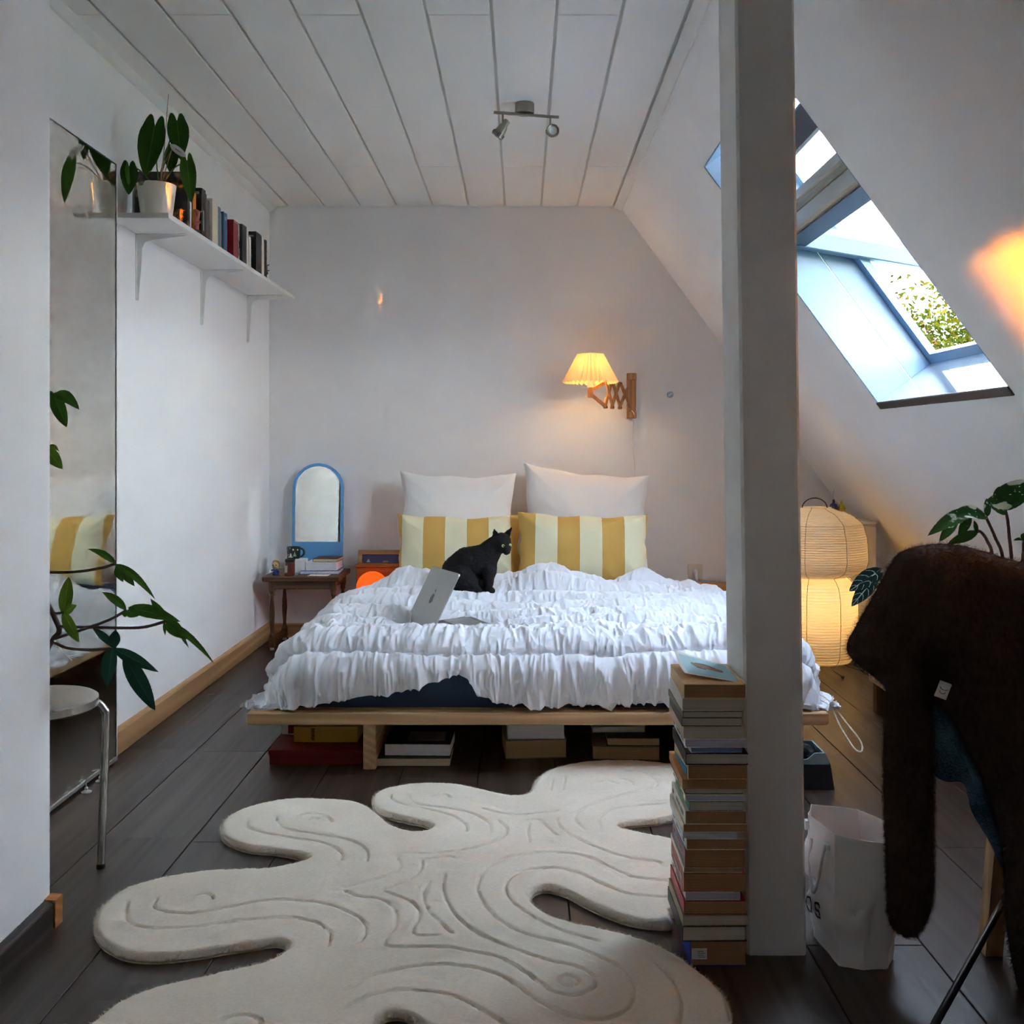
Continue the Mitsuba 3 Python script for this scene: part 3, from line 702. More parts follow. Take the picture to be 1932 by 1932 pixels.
mat('teal_card', srgb(120, 158, 160), .6, .3)
tag(obj('card', bx(-1.262, -1.222, 5.46, 5.60, TZ, TZ + .004, .0005), 'teal_card'), 'pale teal card lying between the candle jar and the books', 'card')

# figurine
mat('fig_tan', srgb(196, 160, 122), .5, .4); mat('fig_hair', srgb(150, 116, 78), .6, .3); mat('fig_blue', srgb(44, 50, 110), .5, .4)
fx, fy = -1.335, 5.455
fg = thing('figurine', 'small figurine with a tan head and blue body on the bedside table', 'figurine')
obj('body', blob([(((fx, fy, TZ + .010), .012), ((fx, fy, TZ + .034), .010)), (((fx - .012, fy, TZ + .006), .006), ((fx + .014, fy - .002, TZ + .006), .006)), (((fx, fy, TZ + .032), .008), ((fx - .019, fy - .006, TZ + .028), .005)), (((fx, fy, TZ + .032), .008), ((fx + .019, fy - .006, TZ + .022), .005))], .004, 4), 'fig_blue', fg, smooth=True)
hd = obj('head', blob([(((fx, fy - .002, TZ + .056), .0195), ((fx, fy - .004, TZ + .050), .018)), (((fx, fy - .022, TZ + .052), .004), ((fx, fy - .02, TZ + .052), .004))], .004, 3), 'fig_tan', fg, smooth=True)
obj('hair', blob([(((fx + .004, fy + .006, TZ + .062), .018), ((fx - .004, fy + .006, TZ + .066), .016)), (((fx + .015, fy + .002, TZ + .05), .008), ((fx + .014, fy + .004, TZ + .06), .008))], .004, 3), 'fig_hair', fg, smooth=True)
for s in (-1, 1): obj('eye', move(trimesh.creation.icosphere(1, .003), fx + s * .008, fy - .0215, TZ + .057), 'black_plastic', hd)

# candle jar, white carton and the green mug on it
scene['amber_glass'] = {'type': 'twosided', 'bsdf': {'type': 'principled', 'base_color': {'type': 'rgb', 'value': srgb(92, 34, 22)}, 'roughness': .08, 'specular': .6, 'clearcoat': .6}}
jx, jy = -1.255, 5.445
cj = thing('candle_jar', 'amber brown glass jar with a dark lid at the front of the bedside table', 'jar')
obj('glass', lathe([(0, 0), (.024, 0), (.027, .003), (.027, .068), (.024, .074), (0, .074)], 28, (jx, jy, TZ)), 'amber_glass', cj, smooth=40)
obj('lid', lathe([(0, .0745), (.0265, .0745), (.0272, .077), (.0272, .088), (.025, .09), (0, .09)], 28, (jx, jy, TZ)), 'black_plastic', cj, smooth=40)
obj('label', lathe([(.0274, .018), (.0274, .055)], 28, (jx, jy, TZ)).slice_plane((jx, jy, 0), (-1, .3, 0)), 'paper_white', cj, smooth=True)
tag(obj('carton', bx(-1.305, -1.190, 5.53, 5.60, TZ, TZ + .078, .002), 'paper_white'), 'small white carton standing behind the amber jar', 'box')
mat('mug_green', srgb(24, 40, 34), .15, .6)
mg = thing('mug', 'dark green mug with white winter figures set on the white carton', 'mug')
mz = TZ + .0785; mx, my = -1.262, 5.563
obj('bowl', lathe([(0, .002), (.030, 0), (.036, .004), (.037, .066), (.0355, .0665), (.0335, .06), (.032, .008), (0, .006)], 36, (mx, my, mz)), 'mug_green', mg, smooth=40)
t = np.linspace(-1.3, 1.3, 20)
obj('handle', tube([(mx + .032 + .026 * math.cos(a), my, mz + .034 + .024 * math.sin(a)) for a in t], .0055, 10), 'mug_green', mg, smooth=True)
mat('print_white', srgb(220, 224, 218), .3, .5); mat('print_pale_green', srgb(126, 160, 144), .3, .5); mat('print_pink', srgb(206, 160, 158), .3, .5)
def on_mug(poly, x, z, m, name):
    a0 = math.asin(np.clip(x / .0372, -1, 1))
    g, tri, _ = tri2d(poly, .003); a = a0 + g[:, 0] / .0372
    v = np.column_stack([mx + .0374 * np.sin(a), my - .0374 * np.cos(a), mz + z + g[:, 1]])
    obj(name, trimesh.Trimesh(v, tri, process=False), m, mg, smooth=True)
on_mug(shapely.union_all([Point(0, 0).buffer(.006), Point(0, .0085).buffer(.0042)]), -.008, .020, 'print_white', 'printed_snowman')
on_mug(sbox(-.014, -.004, .012, .001), -.008, .014, 'print_white', 'printed_snow')
on_mug(Polygon([(-.011, 0), (.011, 0), (.003, .016), (0, .026), (-.004, .015)]), .014, .016, 'print_pale_green', 'printed_tree')
on_mug(Polygon([(-.005, 0), (.005, 0), (0, .012)]), -.022, .02, 'print_pink', 'printed_cone')
for q in ((.006, .053, .005), (-.028, .054, .003), (.028, .05, .004), (-.012, .06, .0025)): on_mug(Point(0, 0).buffer(q[2]), q[0], q[1], 'print_white', 'printed_dot')

# box, framed picture and orange lamp behind the bed's left side
mat('box_wood', proc(grain(srgb(150, 92, 48), srgb(190, 128, 76), 'x', .9)), .5, .4)
wb = thing('wooden_box', 'low brown wooden box beside the bed, behind the orange lamp', 'box')
obj('body', bx(-.935, -.56, 5.68, 5.795, 0, .418, .003), 'box_wood', wb)
obj('top_board', bx(-.942, -.553, 5.668, 5.797, .419, .433, .003), 'box_wood', wb)
pf = thing('framed_picture', 'landscape picture in a pale wooden frame leaning on the wall behind the bed', 'picture')
PM = frame_at((-.745, 5.755, .4335), (1, 0, 0), (0, .2, .98))
PM[:3, :3] = np.column_stack([(1, 0, 0), unit((0, .2, .98)), np.cross((1, 0, 0), unit((0, .2, .98)))])
obj('frame', ext(sbox(-.19, 0, .19, .072).difference(sbox(-.168, .0, .168, .048)), .016, PM), 'oak_trim_x', pf)
mat('art_violet', srgb(86, 88, 140), .5, .3); mat('art_yellow', srgb(170, 140, 62), .5, .3)
pcx = obj('print', ext(sbox(-.168, 0, .168, .05), .004, PM), 'art_violet', pf)
obj('printed_tent', ext(Polygon([(-.145, .004), (-.122, .004), (-.132, .024)]), .0006, PM @ np.array([[1, 0, 0, 0], [0, 1, 0, 0], [0, 0, 1, .0041], [0, 0, 0, 1]])), 'print_white', pcx)
obj('printed_hut', ext(Polygon([(-.05, .002), (-.02, .002), (-.022, .012), (-.048, .012)]), .0006, PM @ np.array([[1, 0, 0, 0], [0, 1, 0, 0], [0, 0, 1, .0041], [0, 0, 0, 1]])), 'art_yellow', pcx)
ol = thing('orange_lamp', 'glowing orange ball lamp half hidden behind the left corner of the duvet', 'lamp')
scene['orange_glass'] = {'type': 'principledthin', 'base_color': {'type': 'rgb', 'value': [.95, .36, .10]}, 'roughness': .3, 'diff_trans': 1.4}
lx, ly, lz = -.826, 5.555, .322
obj('globe', move(trimesh.creation.icosphere(3, .088), lx, ly, lz), 'orange_glass', ol, smooth=True)
obj('base', lathe([(0, 0), (.06, 0), (.06, .012), (.022, .03), (.018, .21), (.03, .243), (0, .245)], 28, (lx, ly, 0)), 'box_wood', ol, smooth=40)
obj('bulb', move(trimesh.creation.icosphere(2, .035), lx, ly, lz), 'paper_white', ol, smooth=True, emitter={'type': 'area', 'radiance': {'type': 'rgb', 'value': [26 * K_ORANGE, 7.5 * K_ORANGE, 1.6 * K_ORANGE]}})

# shelf box behind the bed's right side, socket and knob on the back wall
rb = thing('wooden_chest', 'low brown wooden chest of boards behind the right side of the bed', 'chest')
obj('body', bx(.90, 1.30, 5.55, 5.72, 0, .305, .003), 'box_wood', rb)
obj('lid', bx(.89, 1.31, 5.525, 5.73, .306, .328, .003), 'box_wood', rb)
for zz in (.25, .16, .07): obj('board', bx(.905, 1.295, 5.538, 5.55, zz - .04, zz + .042, .003), 'box_wood', rb)
mat('socket_cream', srgb(222, 216, 200), .4, .5)
ws = thing('wall_socket', 'cream wall socket low on the back wall beside the duvet', 'socket')
sx_, sz_ = 1.0, .378
rr = sbox(-.042, -.042, .042, .042).buffer(-.008).buffer(.008, quad_segs=5)
WM = lambda x, z, y: frame_at((x, y, z), (1, 0, 0), (0, 0, 1))
obj('plate', ext(rr.difference(Point(0, 0).buffer(.020)), .012, WM(sx_, sz_, YB)), 'socket_cream', ws)
obj('insert', ext(Point(0, 0).buffer(.0198), .004, WM(sx_, sz_, YB)), 'socket_cream', ws)
pg = thing('power_plug', 'white plug with its cable in the wall socket', 'plug')
obj('plug_body', blob([(((sx_, YB - .010, sz_), .0165), ((sx_, YB - .030, sz_), .015)), (((sx_, YB - .030, sz_), .014), ((sx_ + .003, YB - .034, sz_ - .04), .009))], .006, 4), 'paper_white', pg, smooth=True)
obj('cable', tube(spline([(sx_ + .003, YB - .034, sz_ - .045), (sx_ + .002, YB - .03, sz_ - .10), (sx_ - .10, YB - .016, sz_ - .16), (sx_ - .19, YB - .02, .006)], 24), .0035, 8), 'paper_white', pg, smooth=True)
kb = thing('wall_fastener', 'small round metal cover on the back wall right of the wall lamp', 'cover')
obj('disc', ext(Point(0, 0).buffer(.0185), .012, WM(.855, 1.398, YB)), 'alu_grey', kb)
obj('slot', tf(bx(-.014, .014, -.003, .003, 0, .0012, .0003), WM(.855, 1.398, YB - .0121) @ rot((0, 0, 1), 40)), 'alu_edge', kb)

# wall lamp with scissor arm and pleated shade
mat('lamp_oak', proc(grain(srgb(150, 98, 56), srgb(190, 136, 86), 'z', 1.5)), .45, .4)
wl = thing('wall_lamp', 'lit wall lamp with a pleated cream shade on a wooden scissor arm', 'lamp')
pl = obj('wall_plate', bx(.604, .654, 5.778, 5.82, 1.262, 1.517, .003), 'lamp_oak', wl)
obj('block', bx(.602, .656, 5.768, 5.8, 1.480, 1.519, .003), 'lamp_oak', pl); obj('block', bx(.602, .656, 5.768, 5.8, 1.260, 1.300, .003), 'lamp_oak', pl)
A0, A1 = np.array([.615, 5.765, 0]), np.array([.377, 5.50, 0])
AD = unit(A1 - A0); AL = np.linalg.norm(A1 - A0); AN = np.cross(AD, (0, 0, 1))
fr_ = [0, .257, .46, .635, 1.0]; zt, zb = 1.455, 1.318
def bar(p, q, off):
    p = np.asarray(p, float); q = np.asarray(q, float); d = unit(q - p); L = np.linalg.norm(q - p)
    prof = LineString([(0, 0), (L, 0)]).buffer(.0095, quad_segs=5)
    return ext(prof, .008, frame_at(p + AN * off, d, np.cross(AN, d), AN))
def nd(i, z): return A0 + AD * AL * fr_[i] + np.array([0, 0, z])
for i in range(3):
    z0t, z0b = (zt - .012, zb + .012) if i == 0 else (zt, zb)
    obj('arm_bar', bar(nd(i, z0t), nd(i + 1, zb), .001), 'lamp_oak', wl); obj('arm_bar', bar(nd(i, z0b), nd(i + 1, zt), -.0085), 'lamp_oak', wl)
zl = 1.392
obj('arm_bar', bar(nd(3, zt), nd(4, zl + .012), .001), 'lamp_oak', wl); obj('arm_bar', bar(nd(3, zb), nd(4, zl - .012), -.0085), 'lamp_oak', wl)
for i in (1, 2, 3):
    for z in (zt, zb):
        o = nd(i, z); obj('rivet', tube([o - AN * .011, o + AN * .012], .004, 10), 'alu_dark', wl)
LX, LY = A1[0] - .004, A1[1] - .004
obj('holder', lathe([(0, 1.365), (.015, 1.365), (.016, 1.37), (.016, 1.418), (0, 1.42)], 20, (LX, LY, 0)), 'lamp_oak', wl, smooth=40)
obj('socket', lathe([(0, 1.42), (.017, 1.42), (.018, 1.425), (.018, 1.462), (0, 1.464)], 20, (LX, LY, 0)), 'socket_cream', wl, smooth=40)
obj('switch', tube([(LX - .018, LY - .01, 1.372), (LX - .035, LY - .02, 1.366)], .003, 8), 'alu_edge', wl)
scene['shade_paper'] = {'type': 'principledthin', 'base_color': {'type': 'rgb', 'value': [.93, .76, .42]}, 'roughness': .6, 'diff_trans': .36}
npl = 34
nth = npl * 8
th = np.arange(nth) * 2 * np.pi / nth
tri_ = 1 - 2 * np.abs(((th * npl / (2 * np.pi)) % 1) - .5) * 2
rows = []
for s in np.linspace(0, 1, 14):
    r = .068 + (.146 - .068) * s; amp = .0035 + .0065 * s
    zz = 1.605 - .158 * s + (s > .99) * tri_ * .006
    rr_ = r + amp * tri_
    rows.append(np.stack([LX + rr_ * np.cos(th), LY + rr_ * np.sin(th), np.broadcast_to(zz, th.shape)], -1))
V = np.array(rows)
obj('shade', trimesh.Trimesh(V.reshape(-1, 3), grid_faces(14, nth, wrap=True), process=False), 'shade_paper', wl, smooth=25, label='pleated cream paper shade, lit from inside')
obj('shade_ring', tube([(LX + .0685 * math.cos(a), LY + .0685 * math.sin(a), 1.603) for a in np.linspace(0, 2 * np.pi, 40)], .0022, 8), 'alu_edge', wl)
obj('bulb', move(trimesh.creation.icosphere(3, .028), LX, LY, 1.515), 'paper_white', wl, smooth=True, emitter={'type': 'area', 'radiance': {'type': 'rgb', 'value': [62 * K_WALL, 38 * K_WALL, 15 * K_WALL]}})
cord = [(.628, 5.765, 1.305), (.640, 5.76, 1.285), (.643, 5.80, 1.262), (.640, 5.812, 1.15), (.645, 5.812, 1.04), (.652, 5.81, .95), (.640, 5.81, .85), (.655, 5.80, .60)]
obj('cord', tube(spline(cord, 60), .0028, 8), 'cord_white', wl, smooth=True)
for i in (1, 2, 3):
    o = nd(i, zb); obj('cord_loop', tube(spline([o + AN * .013, o + AN * .016 + AD * -.012 + (0, 0, .03), o + AN * .014 + AD * -.018 + (0, 0, .062)], 12), .0022, 6), 'cord_white', wl)

# paper floor lamp
fl_ = thing('paper_lamp', 'two tier white paper lantern lamp glowing on the floor right of the post', 'lamp')
PX, PY = 1.447, 4.98
scene['lantern_paper'] = {'type': 'principledthin', 'base_color': {'type': 'rgb', 'value': [.93, .85, .67]}, 'roughness': .7, 'diff_trans': 1.0}
mat('seam_pale', srgb(168, 150, 122), .8, .2)
mat('wire_dark', srgb(40, 36, 32), .5, .5)
def lantern(z0, z1, pts, n, name):
    """pts: (height share, radius) outline; n wire rings"""
    zs = np.linspace(0, 1, n * 4 + 1)
    sp = np.interp(zs, [p[0] for p in pts], [p[1] for p in pts])
    k = np.array([.25, .5, .25])
    for _ in range(6): sp[1:-1] = sp[:-2] * .25 + sp[1:-1] * .5 + sp[2:] * .25
    rp = .0048 * np.cos(zs * n * 2 * np.pi)
    prof = np.column_stack([sp + rp, z0 + (z1 - z0) * zs])
    o = obj(name, lathe(prof, 72, (PX, PY, 0)), 'lantern_paper', fl_, smooth=True)
    return prof
pu = lantern(.462, .800, [(0, .15), (.05, .205), (.12, .240), (.25, .252), (.55, .246), (.78, .225), (.92, .16), (.97, .09), (1, .075)], 30, 'upper_lantern')
pl_ = lantern(.048, .462, [(0, .165), (.05, .188), (.15, .198), (.45, .205), (.75, .203), (.90, .188), (.97, .165), (1, .15)], 30, 'lower_lantern')
for prof, nm in ((pu, 'upper_lantern'), (pl_, 'lower_lantern')):
    for a in np.linspace(0, 2 * np.pi, 9)[:-1] + .33:
        obj('seam_strip', tube([(PX + (r - .001) * math.cos(a), PY + (r - .001) * math.sin(a), z) for r, z in prof[::4]], .0016, 5), 'seam_pale', fl_)
obj('carry_handle', tube([(PX + .062 * math.cos(a), PY, .792 + .052 * math.sin(a)) for a in np.linspace(-.1, np.pi + .1, 30)], .003, 8), 'wire_dark', fl_, smooth=True)
for a in (-.35, -1.25, -2.3, 1.3):
    d = np.array([math.cos(a), math.sin(a), 0]); c0 = np.array([PX, PY, 0])
    obj('leg', cat(tube(spline([c0 + d * .10 + (0, 0, .075), c0 + d * .14 + (0, 0, .03), c0 + d * .225 + (0, 0, .008)], 14), .0032, 8), move(trimesh.creation.icosphere(2, .008), *(c0 + d * .225 + (0, 0, .0085)))), 'wire_dark', fl_)
obj('bulb', move(trimesh.creation.icosphere(3, .045), PX, PY, .325), 'paper_white', fl_, smooth=True, emitter={'type': 'area', 'radiance': {'type': 'rgb', 'value': [30 * K_PAPER, 19 * K_PAPER, 8 * K_PAPER]}})
obj('bulb_stem', tube([(PX, PY, .05), (PX, PY, .285)], .012, 12), 'wire_dark', fl_)
obj('stem_cross', cat(tube([(PX - .15, PY, .06), (PX + .15, PY, .06)], .003, 8), tube([(PX, PY - .15, .06), (PX, PY + .15, .06)], .003, 8)), 'wire_dark', fl_)

# white cabinet behind the lamp with two little things on it
cb_ = thing('white_cabinet', 'low white cabinet behind the paper lamp under the slope', 'cabinet')
mat('lacquer_white', srgb(222, 216, 208), .35, .5)
obj('body', bx(1.36, 1.852, 5.27, 5.48, .02, .690, .003), 'lacquer_white', cb_)
obj('top', bx(1.355, 1.856, 5.262, 5.485, .6905, .705, .003), 'lacquer_white', cb_)
obj('door', bx(1.365, 1.603, 5.253, 5.27, .03, .682, .003), 'lacquer_white', cb_); obj('door', bx(1.609, 1.848, 5.253, 5.27, .03, .682, .003), 'lacquer_white', cb_)
for x in (1.38, 1.80): obj('foot', bx(x, x + .035, 5.3, 5.45, 0, .02), 'black_plastic', cb_)
mat('glaze_blue', srgb(34, 44, 96), .3, .5); mat('glaze_yellow', srgb(176, 160, 30), .4, .4)
bo = thing('blue_bottle', 'dark blue bottle with a thin curved straw on the white cabinet', 'bottle')
bq = (1.652, 5.34, .7055)
obj('body', lathe([(0, 0), (.02, 0), (.022, .004), (.022, .045), (.019, .085), (.008, .093), (.006, .112), (0, .113)], 24, bq), 'glaze_blue', bo, smooth=40)
obj('straw', tube(spline([(bq[0], bq[1], bq[2] + .112), (bq[0] - .003, bq[1], bq[2] + .14), (bq[0] + .004, bq[1], bq[2] + .168)], 12), .0017, 6), 'seam_grey', bo)
yb = thing('yellow_bottle', 'yellow bottle with a pointed top on the white cabinet', 'bottle')
obj('body', lathe([(0, 0), (.019, 0), (.02, .004), (.021, .05), (.018, .075), (.007, .09), (.003, .108), (0, .109)], 24, (1.694, 5.34, .7055)), 'glaze_yellow', yb, smooth=40)
obj('collar', lathe([(.0185, .06), (.0215, .062), (.0215, .068), (.0185, .07)], 24, (1.694, 5.34, .7055)), 'art_yellow', yb, smooth=40)
# ---------------------------------------------------------------- wall shelf with books and a plant
mat('shelf_white', srgb(226, 225, 221), .5, .4)
sh_ = thing('wall_shelf', 'long white shelf board on three white brackets on the left wall', 'shelf')
HX0, HX1, HY0, HY1, HZ = XL, -1.243, 3.543, 5.52, 1.922
obj('board', bx(HX0 + .001, HX1, HY0, HY1, HZ - .019, HZ, .0015), 'shelf_white', sh_)
for y in (3.816, 4.585, 5.355):
    x0, z1 = XL, HZ - .0195
    pts = [(0, 0), (.19, 0), (.19, -.004), (.05, -.020), (.030, -.028), (.022, -.042), (.006, -.245), (0, -.25)]
    br = cat(ext(Polygon([(0, 0), (.19, 0), (.185, -.005), (.055, -.022), (.032, -.030), (.022, -.05), (.008, -.245), (0, -.25)]), .004, frame_at((x0, y + .002, z1), (1, 0, 0), (0, 0, 1))),
             bx(x0, x0 + .19, y - .014, y + .014, z1 - .003, z1, .001), bx(x0, x0 + .003, y - .014, y + .014, z1 - .25, z1, .001))
    k = obj('bracket', br, 'shelf_white', sh_)
    for dz in (-.06, -.225):
        q = trimesh.creation.cylinder(.004, .003, sections=12); q.apply_transform(frame_at((x0 + .004, y + .008, z1 + dz), (0, 1, 0), (0, 0, 1)))
        obj('screw', q, 'alu_grey', k)

def f_art(p, n, uv):
    k = fbm(p.x * 26, p.y * 26, p.z * 26); k2 = noise(p.x * 40 + 7, p.y * 40, p.z * 34)
    c = mix((.012, .010, .009), (.22, .105, .03), smoothstep(.5, .66, k))
    return mix(c, (.30, .22, .16), smoothstep(.62, .8, k2) * smoothstep(.42, .6, k))
mat('cover_art', proc(f_art), .3, .5)
def f_bw(p, n, uv): return mix((.75, .73, .70), (.03, .03, .03), smoothstep(.5, .53, fbm(p.x * 30, p.y * 30, p.z * 24)))
mat('cover_bw', proc(f_bw), .35, .5)
SB = [(3.772, 3.797, -1.252, .207, 'cover_art', 'tall art book with a dark painted cover, nearest the plant pot on the wall shelf'),
      (3.801, 3.822, -1.256, .188, cover('dcd8d0'), 'white book beside the dark art book on the wall shelf'),
      (3.826, 3.846, -1.262, .165, cover('c9b8b0'), 'pale pink book behind the carved pink figure on the wall shelf'),
      (3.862, 3.900, -1.262, .156, cover('c8781e'), 'orange book in the front part of the wall shelf'),
      (3.918, 3.966, -1.246, .184, cover('1c1616'), 'large black book with a small title label on the wall shelf'),
      (3.972, 4.012, -1.256, .181, cover('4e2c34'), 'book in a thin plum cover right after the large black book on the wall shelf'),
      (4.024, 4.066, -1.262, .167, cover('56524e'), 'dark grey book next to the wide cream book on the wall shelf'),
      (4.072, 4.146, -1.252, .181, cover('cfc3ac'), 'wide cream book on the wall shelf, left of the blue grey one'),
      (4.152, 4.200, -1.256, .171, cover('5e7480'), 'blue grey book on the wall shelf'),
      (4.204, 4.240, -1.266, .158, cover('b9976e'), 'tan book between the blue grey and the blue book on the wall shelf'),
      (4.246, 4.296, -1.258, .168, cover('31587c'), 'blue book with a pale emblem, left of the red book on the wall shelf'),
      (4.350, 4.424, -1.246, .158, cover('7c1a22'), 'thick red book in the middle of the wall shelf'),
      (4.436, 4.496, -1.262, .166, 'cover_bw', 'black and white patterned book after the red one on the wall shelf'),
      (4.502, 4.572, -1.250, .173, cover('1f1d1c'), 'black book with a rounded spine right of the patterned one on the wall shelf'),
      (4.578, 4.622, -1.256, .165, cover('d6cdbd'), 'cream book right after the rounded black one on the wall shelf'),
      (4.628, 4.660, -1.266, .158, cover('c49a86'), 'salmon pink book on the wall shelf, towards its far end'),
      (4.664, 4.690, -1.262, .150, cover('d9d8d2'), 'thin white book leaning on the tall black one near the shelf end'),
      (4.734, 4.836, -1.250, .189, cover('17181a'), 'tall black book with a green mark near the far end of the wall shelf'),
      (4.844, 4.908, -1.256, .186, cover('d8d2c6'), 'broad off white book second from the far end of the row on the shelf'),
      (4.914, 4.944, -1.252, .186, cover('211f20'), 'slim black book last in the row on the wall shelf')]
skeys = []
for i, (a, b, x1, h, c, lab) in enumerate(SB):
    skeys.append(book(x1 - [.15, .13, .12, .14][i % 4] - (.05 if h > .18 else 0), x1, a, b, HZ + .0004, HZ + h, c, 'pages_upright', lab, 'books on the wall shelf', axis='y', spine='+x'))
def slip(book_key, name, x, y0, y1, z0, z1, m): obj(name, bx(x, x + .0006, y0, y1, z0, z1, .0001), m, book_key)
mat('label_grey', srgb(150, 146, 140), .5, .4); mat('mark_green', srgb(96, 142, 84), .5, .4)
def slip_front(book_key, name, x0, x1, y, z0, z1, m): obj(name, bx(x0, x1, y - .0006, y, z0, z1, .0001), m, book_key)
slip_front(skeys[4], 'title_label', -1.295, -1.256, 3.918, HZ + .160, HZ + .170, 'label_grey')
slip(skeys[4], 'spine_lettering', -1.246, 3.934, 3.944, HZ + .02, HZ + .10, 'label_grey')
slip_front(skeys[17], 'title_label', -1.300, -1.262, 4.734, HZ + .164, HZ + .171, 'label_grey')
slip_front(skeys[17], 'green_mark', -1.292, -1.270, 4.734, HZ + .072, HZ + .082, 'mark_green')
slip(skeys[10], 'emblem', -1.258, 4.262, 4.280, HZ + .135, HZ + .150, 'label_grey')
slip(skeys[11], 'spine_band', -1.246, 4.352, 4.422, HZ + .150, HZ + .153, 'label_grey')

mat('clay_brown', srgb(112, 78, 56), .6, .3); mat('clay_pink', srgb(176, 108, 92), .6, .3); mat('clay_dark', srgb(66, 44, 36), .6, .3)
def carving(o, h, m, lab, spikes=0, seed=0):
    g = np.random.default_rng(seed)
    k = thing('carved_figure', lab, 'figurine')
    x, y, z = o; s = h / .10
    B = [(((x, y, z + .012 * s), .012 * s), ((x, y, z + .045 * s), .015 * s)), (((x, y, z + .045 * s), .012 * s), ((x + .002, y - .002, z + .075 * s), .016 * s)),
         (((x + .016 * s, y - .004, z + .04 * s), .006 * s), ((x + .004, y - .014 * s, z + .03 * s), .005 * s)), (((x - .014 * s, y - .004, z + .042 * s), .006 * s), ((x, y - .016 * s, z + .03 * s), .005 * s))]
    for i in range(spikes):
        a = g.uniform(0, 6.28); B.append((((x, y, z + (.05 + .04 * i / spikes) * s), .006 * s), ((x + .026 * s * math.cos(a), y + .016 * s * math.sin(a), z + (.055 + .05 * i / spikes) * s), .0022 * s)))
    obj('body', blob(B, .0045, 3), m, k, smooth=True)
    obj('face', blob([(((x + .012 * s, y - .012 * s, z + .074 * s), .0075 * s), ((x + .013 * s, y - .013 * s, z + .066 * s), .005 * s))], .003, 2), 'clay_pink', k, smooth=True)
    obj('plinth', lathe([(0, 0), (.019 * s, 0), (.019 * s, .008 * s), (0, .009 * s)], 20, (x, y, z)), 'clay_dark', k, smooth=40)
carving((-1.262, 3.722, HZ + .0003), .062, 'clay_brown', 'small brown carved figure at the shelf edge right of the plant pot', 2, 1)
carving((-1.258, 3.880, HZ + .0003), .10, 'clay_pink', 'pink carved figure standing before the orange book on the shelf', 5, 2)
carving((-1.285, 5.02, HZ + .0003), .10, 'clay_dark', 'dark spiky carved figure at the far end of the wall shelf', 7, 3)

# heart leaf plant on the shelf
def f_leafgreen(a, b):
    def fn(p, n, uv):
        v = dr.abs(uv.x - .5) * 2
        rib = smoothstep(.06, .02, v)
        side = smoothstep(.88, 1.0, dr.sin(uv.y * 62 - v * 7)) * .35
        return mix(mix(a, b, fbm(p.x * 20, p.y * 20, p.z * 20)), (b[0] * 1.9, b[1] * 1.7, b[2] * 1.8), dr.clip(rib * .8 + side * .4, 0, 1))
    return fn
def leafmat(k, a, b, rough=.35, dt=.35):
    scene[k] = {'type': 'principledthin', 'base_color': proc(f_leafgreen(a, b)), 'roughness': rough, 'diff_trans': dt, 'eta': 1.35}
leafmat('leaf_dark', (.018, .05, .010), (.035, .085, .018))
leafmat('leaf_mid', (.03, .085, .015), (.06, .14, .025))
leafmat('leaf_light', (.08, .16, .02), (.14, .24, .03), .4, .6)
leafmat('leaf_blue', (.012, .04, .03), (.025, .07, .045))
mat('stem_green', srgb(88, 106, 52), .5, .4); mat('stem_brown', srgb(70, 50, 42), .6, .3); mat('stem_pink', srgb(176, 128, 110), .5, .4)
def uvgrid(n, k):
    t, s = np.meshgrid(np.linspace(0, 1, n), np.linspace(0, 1, k), indexing='ij'); return np.stack([s.ravel(), t.ravel()], 1)
def blades(name, parent, lst, m, label=None):
    """lst of leaf() argument dicts: one leaf made of one or more lobes"""
    ms, uvs = [], []
    for q in lst:
        n, k = q.get('n', 14), q.get('k', 9); ms.append(leaf(**q)); uvs.append(uvgrid(n, k))
    return obj(name, cat(ms), m, parent, smooth=True, uv=np.vstack(uvs), label=label)
def heart(base, tip, w, up, m, parent, fold=.18, droop=.05, name='leaf', lobe=.22):
    """heart shaped leaf: two lobes beyond the base and a blade to the tip"""
    base, tip = np.asarray(base, float), np.asarray(tip, float)
    ax = unit(tip - base); L = np.linalg.norm(tip - base); up = unit(np.asarray(up, float) - ax * (np.asarray(up, float) @ ax)); sd = np.cross(ax, up)
    n, k = 22, 13
    t = np.linspace(0, 1, n); s = np.linspace(-1, 1, k)
    wid = w * np.sin(np.pi * np.clip(t * .84 + .16, 0, 1) ** .72) ** .75
    V = np.zeros((n, k, 3))
    for i in range(n):
        for j in range(k):
            a = abs(s[j]); back = lobe * L * (1 - t[i]) ** 2.2 * math.sin(math.pi * min(1, a)) ** .75
            V[i, j] = base + ax * (t[i] * L - back) + sd * wid[i] * s[j] + up * (fold * wid[i] * a ** 1.4 - droop * L * t[i] ** 2 + .012 * w * math.sin(t[i] * 20 + a * 4))
    return obj(name, sheet(V), m, parent, smooth=True, uv=uvgrid(n, k))
ap_ = thing('potted_plant', 'plant with large heart shaped leaves in a white pot on the wall shelf', 'plant')
PXY = (-1.330, 3.665)
mat('pot_white', srgb(232, 226, 212), .4, .45); mat('soil', srgb(44, 34, 28), .95, .1)
pot = lathe([(.0505, 0), (.0545, .001), (.0685, .114), (.0685, .118), (.0645, .118), (.0505, .006), (0, .006), (0, 0), (.0505, 0)], 48, (PXY[0], PXY[1], HZ + .010))
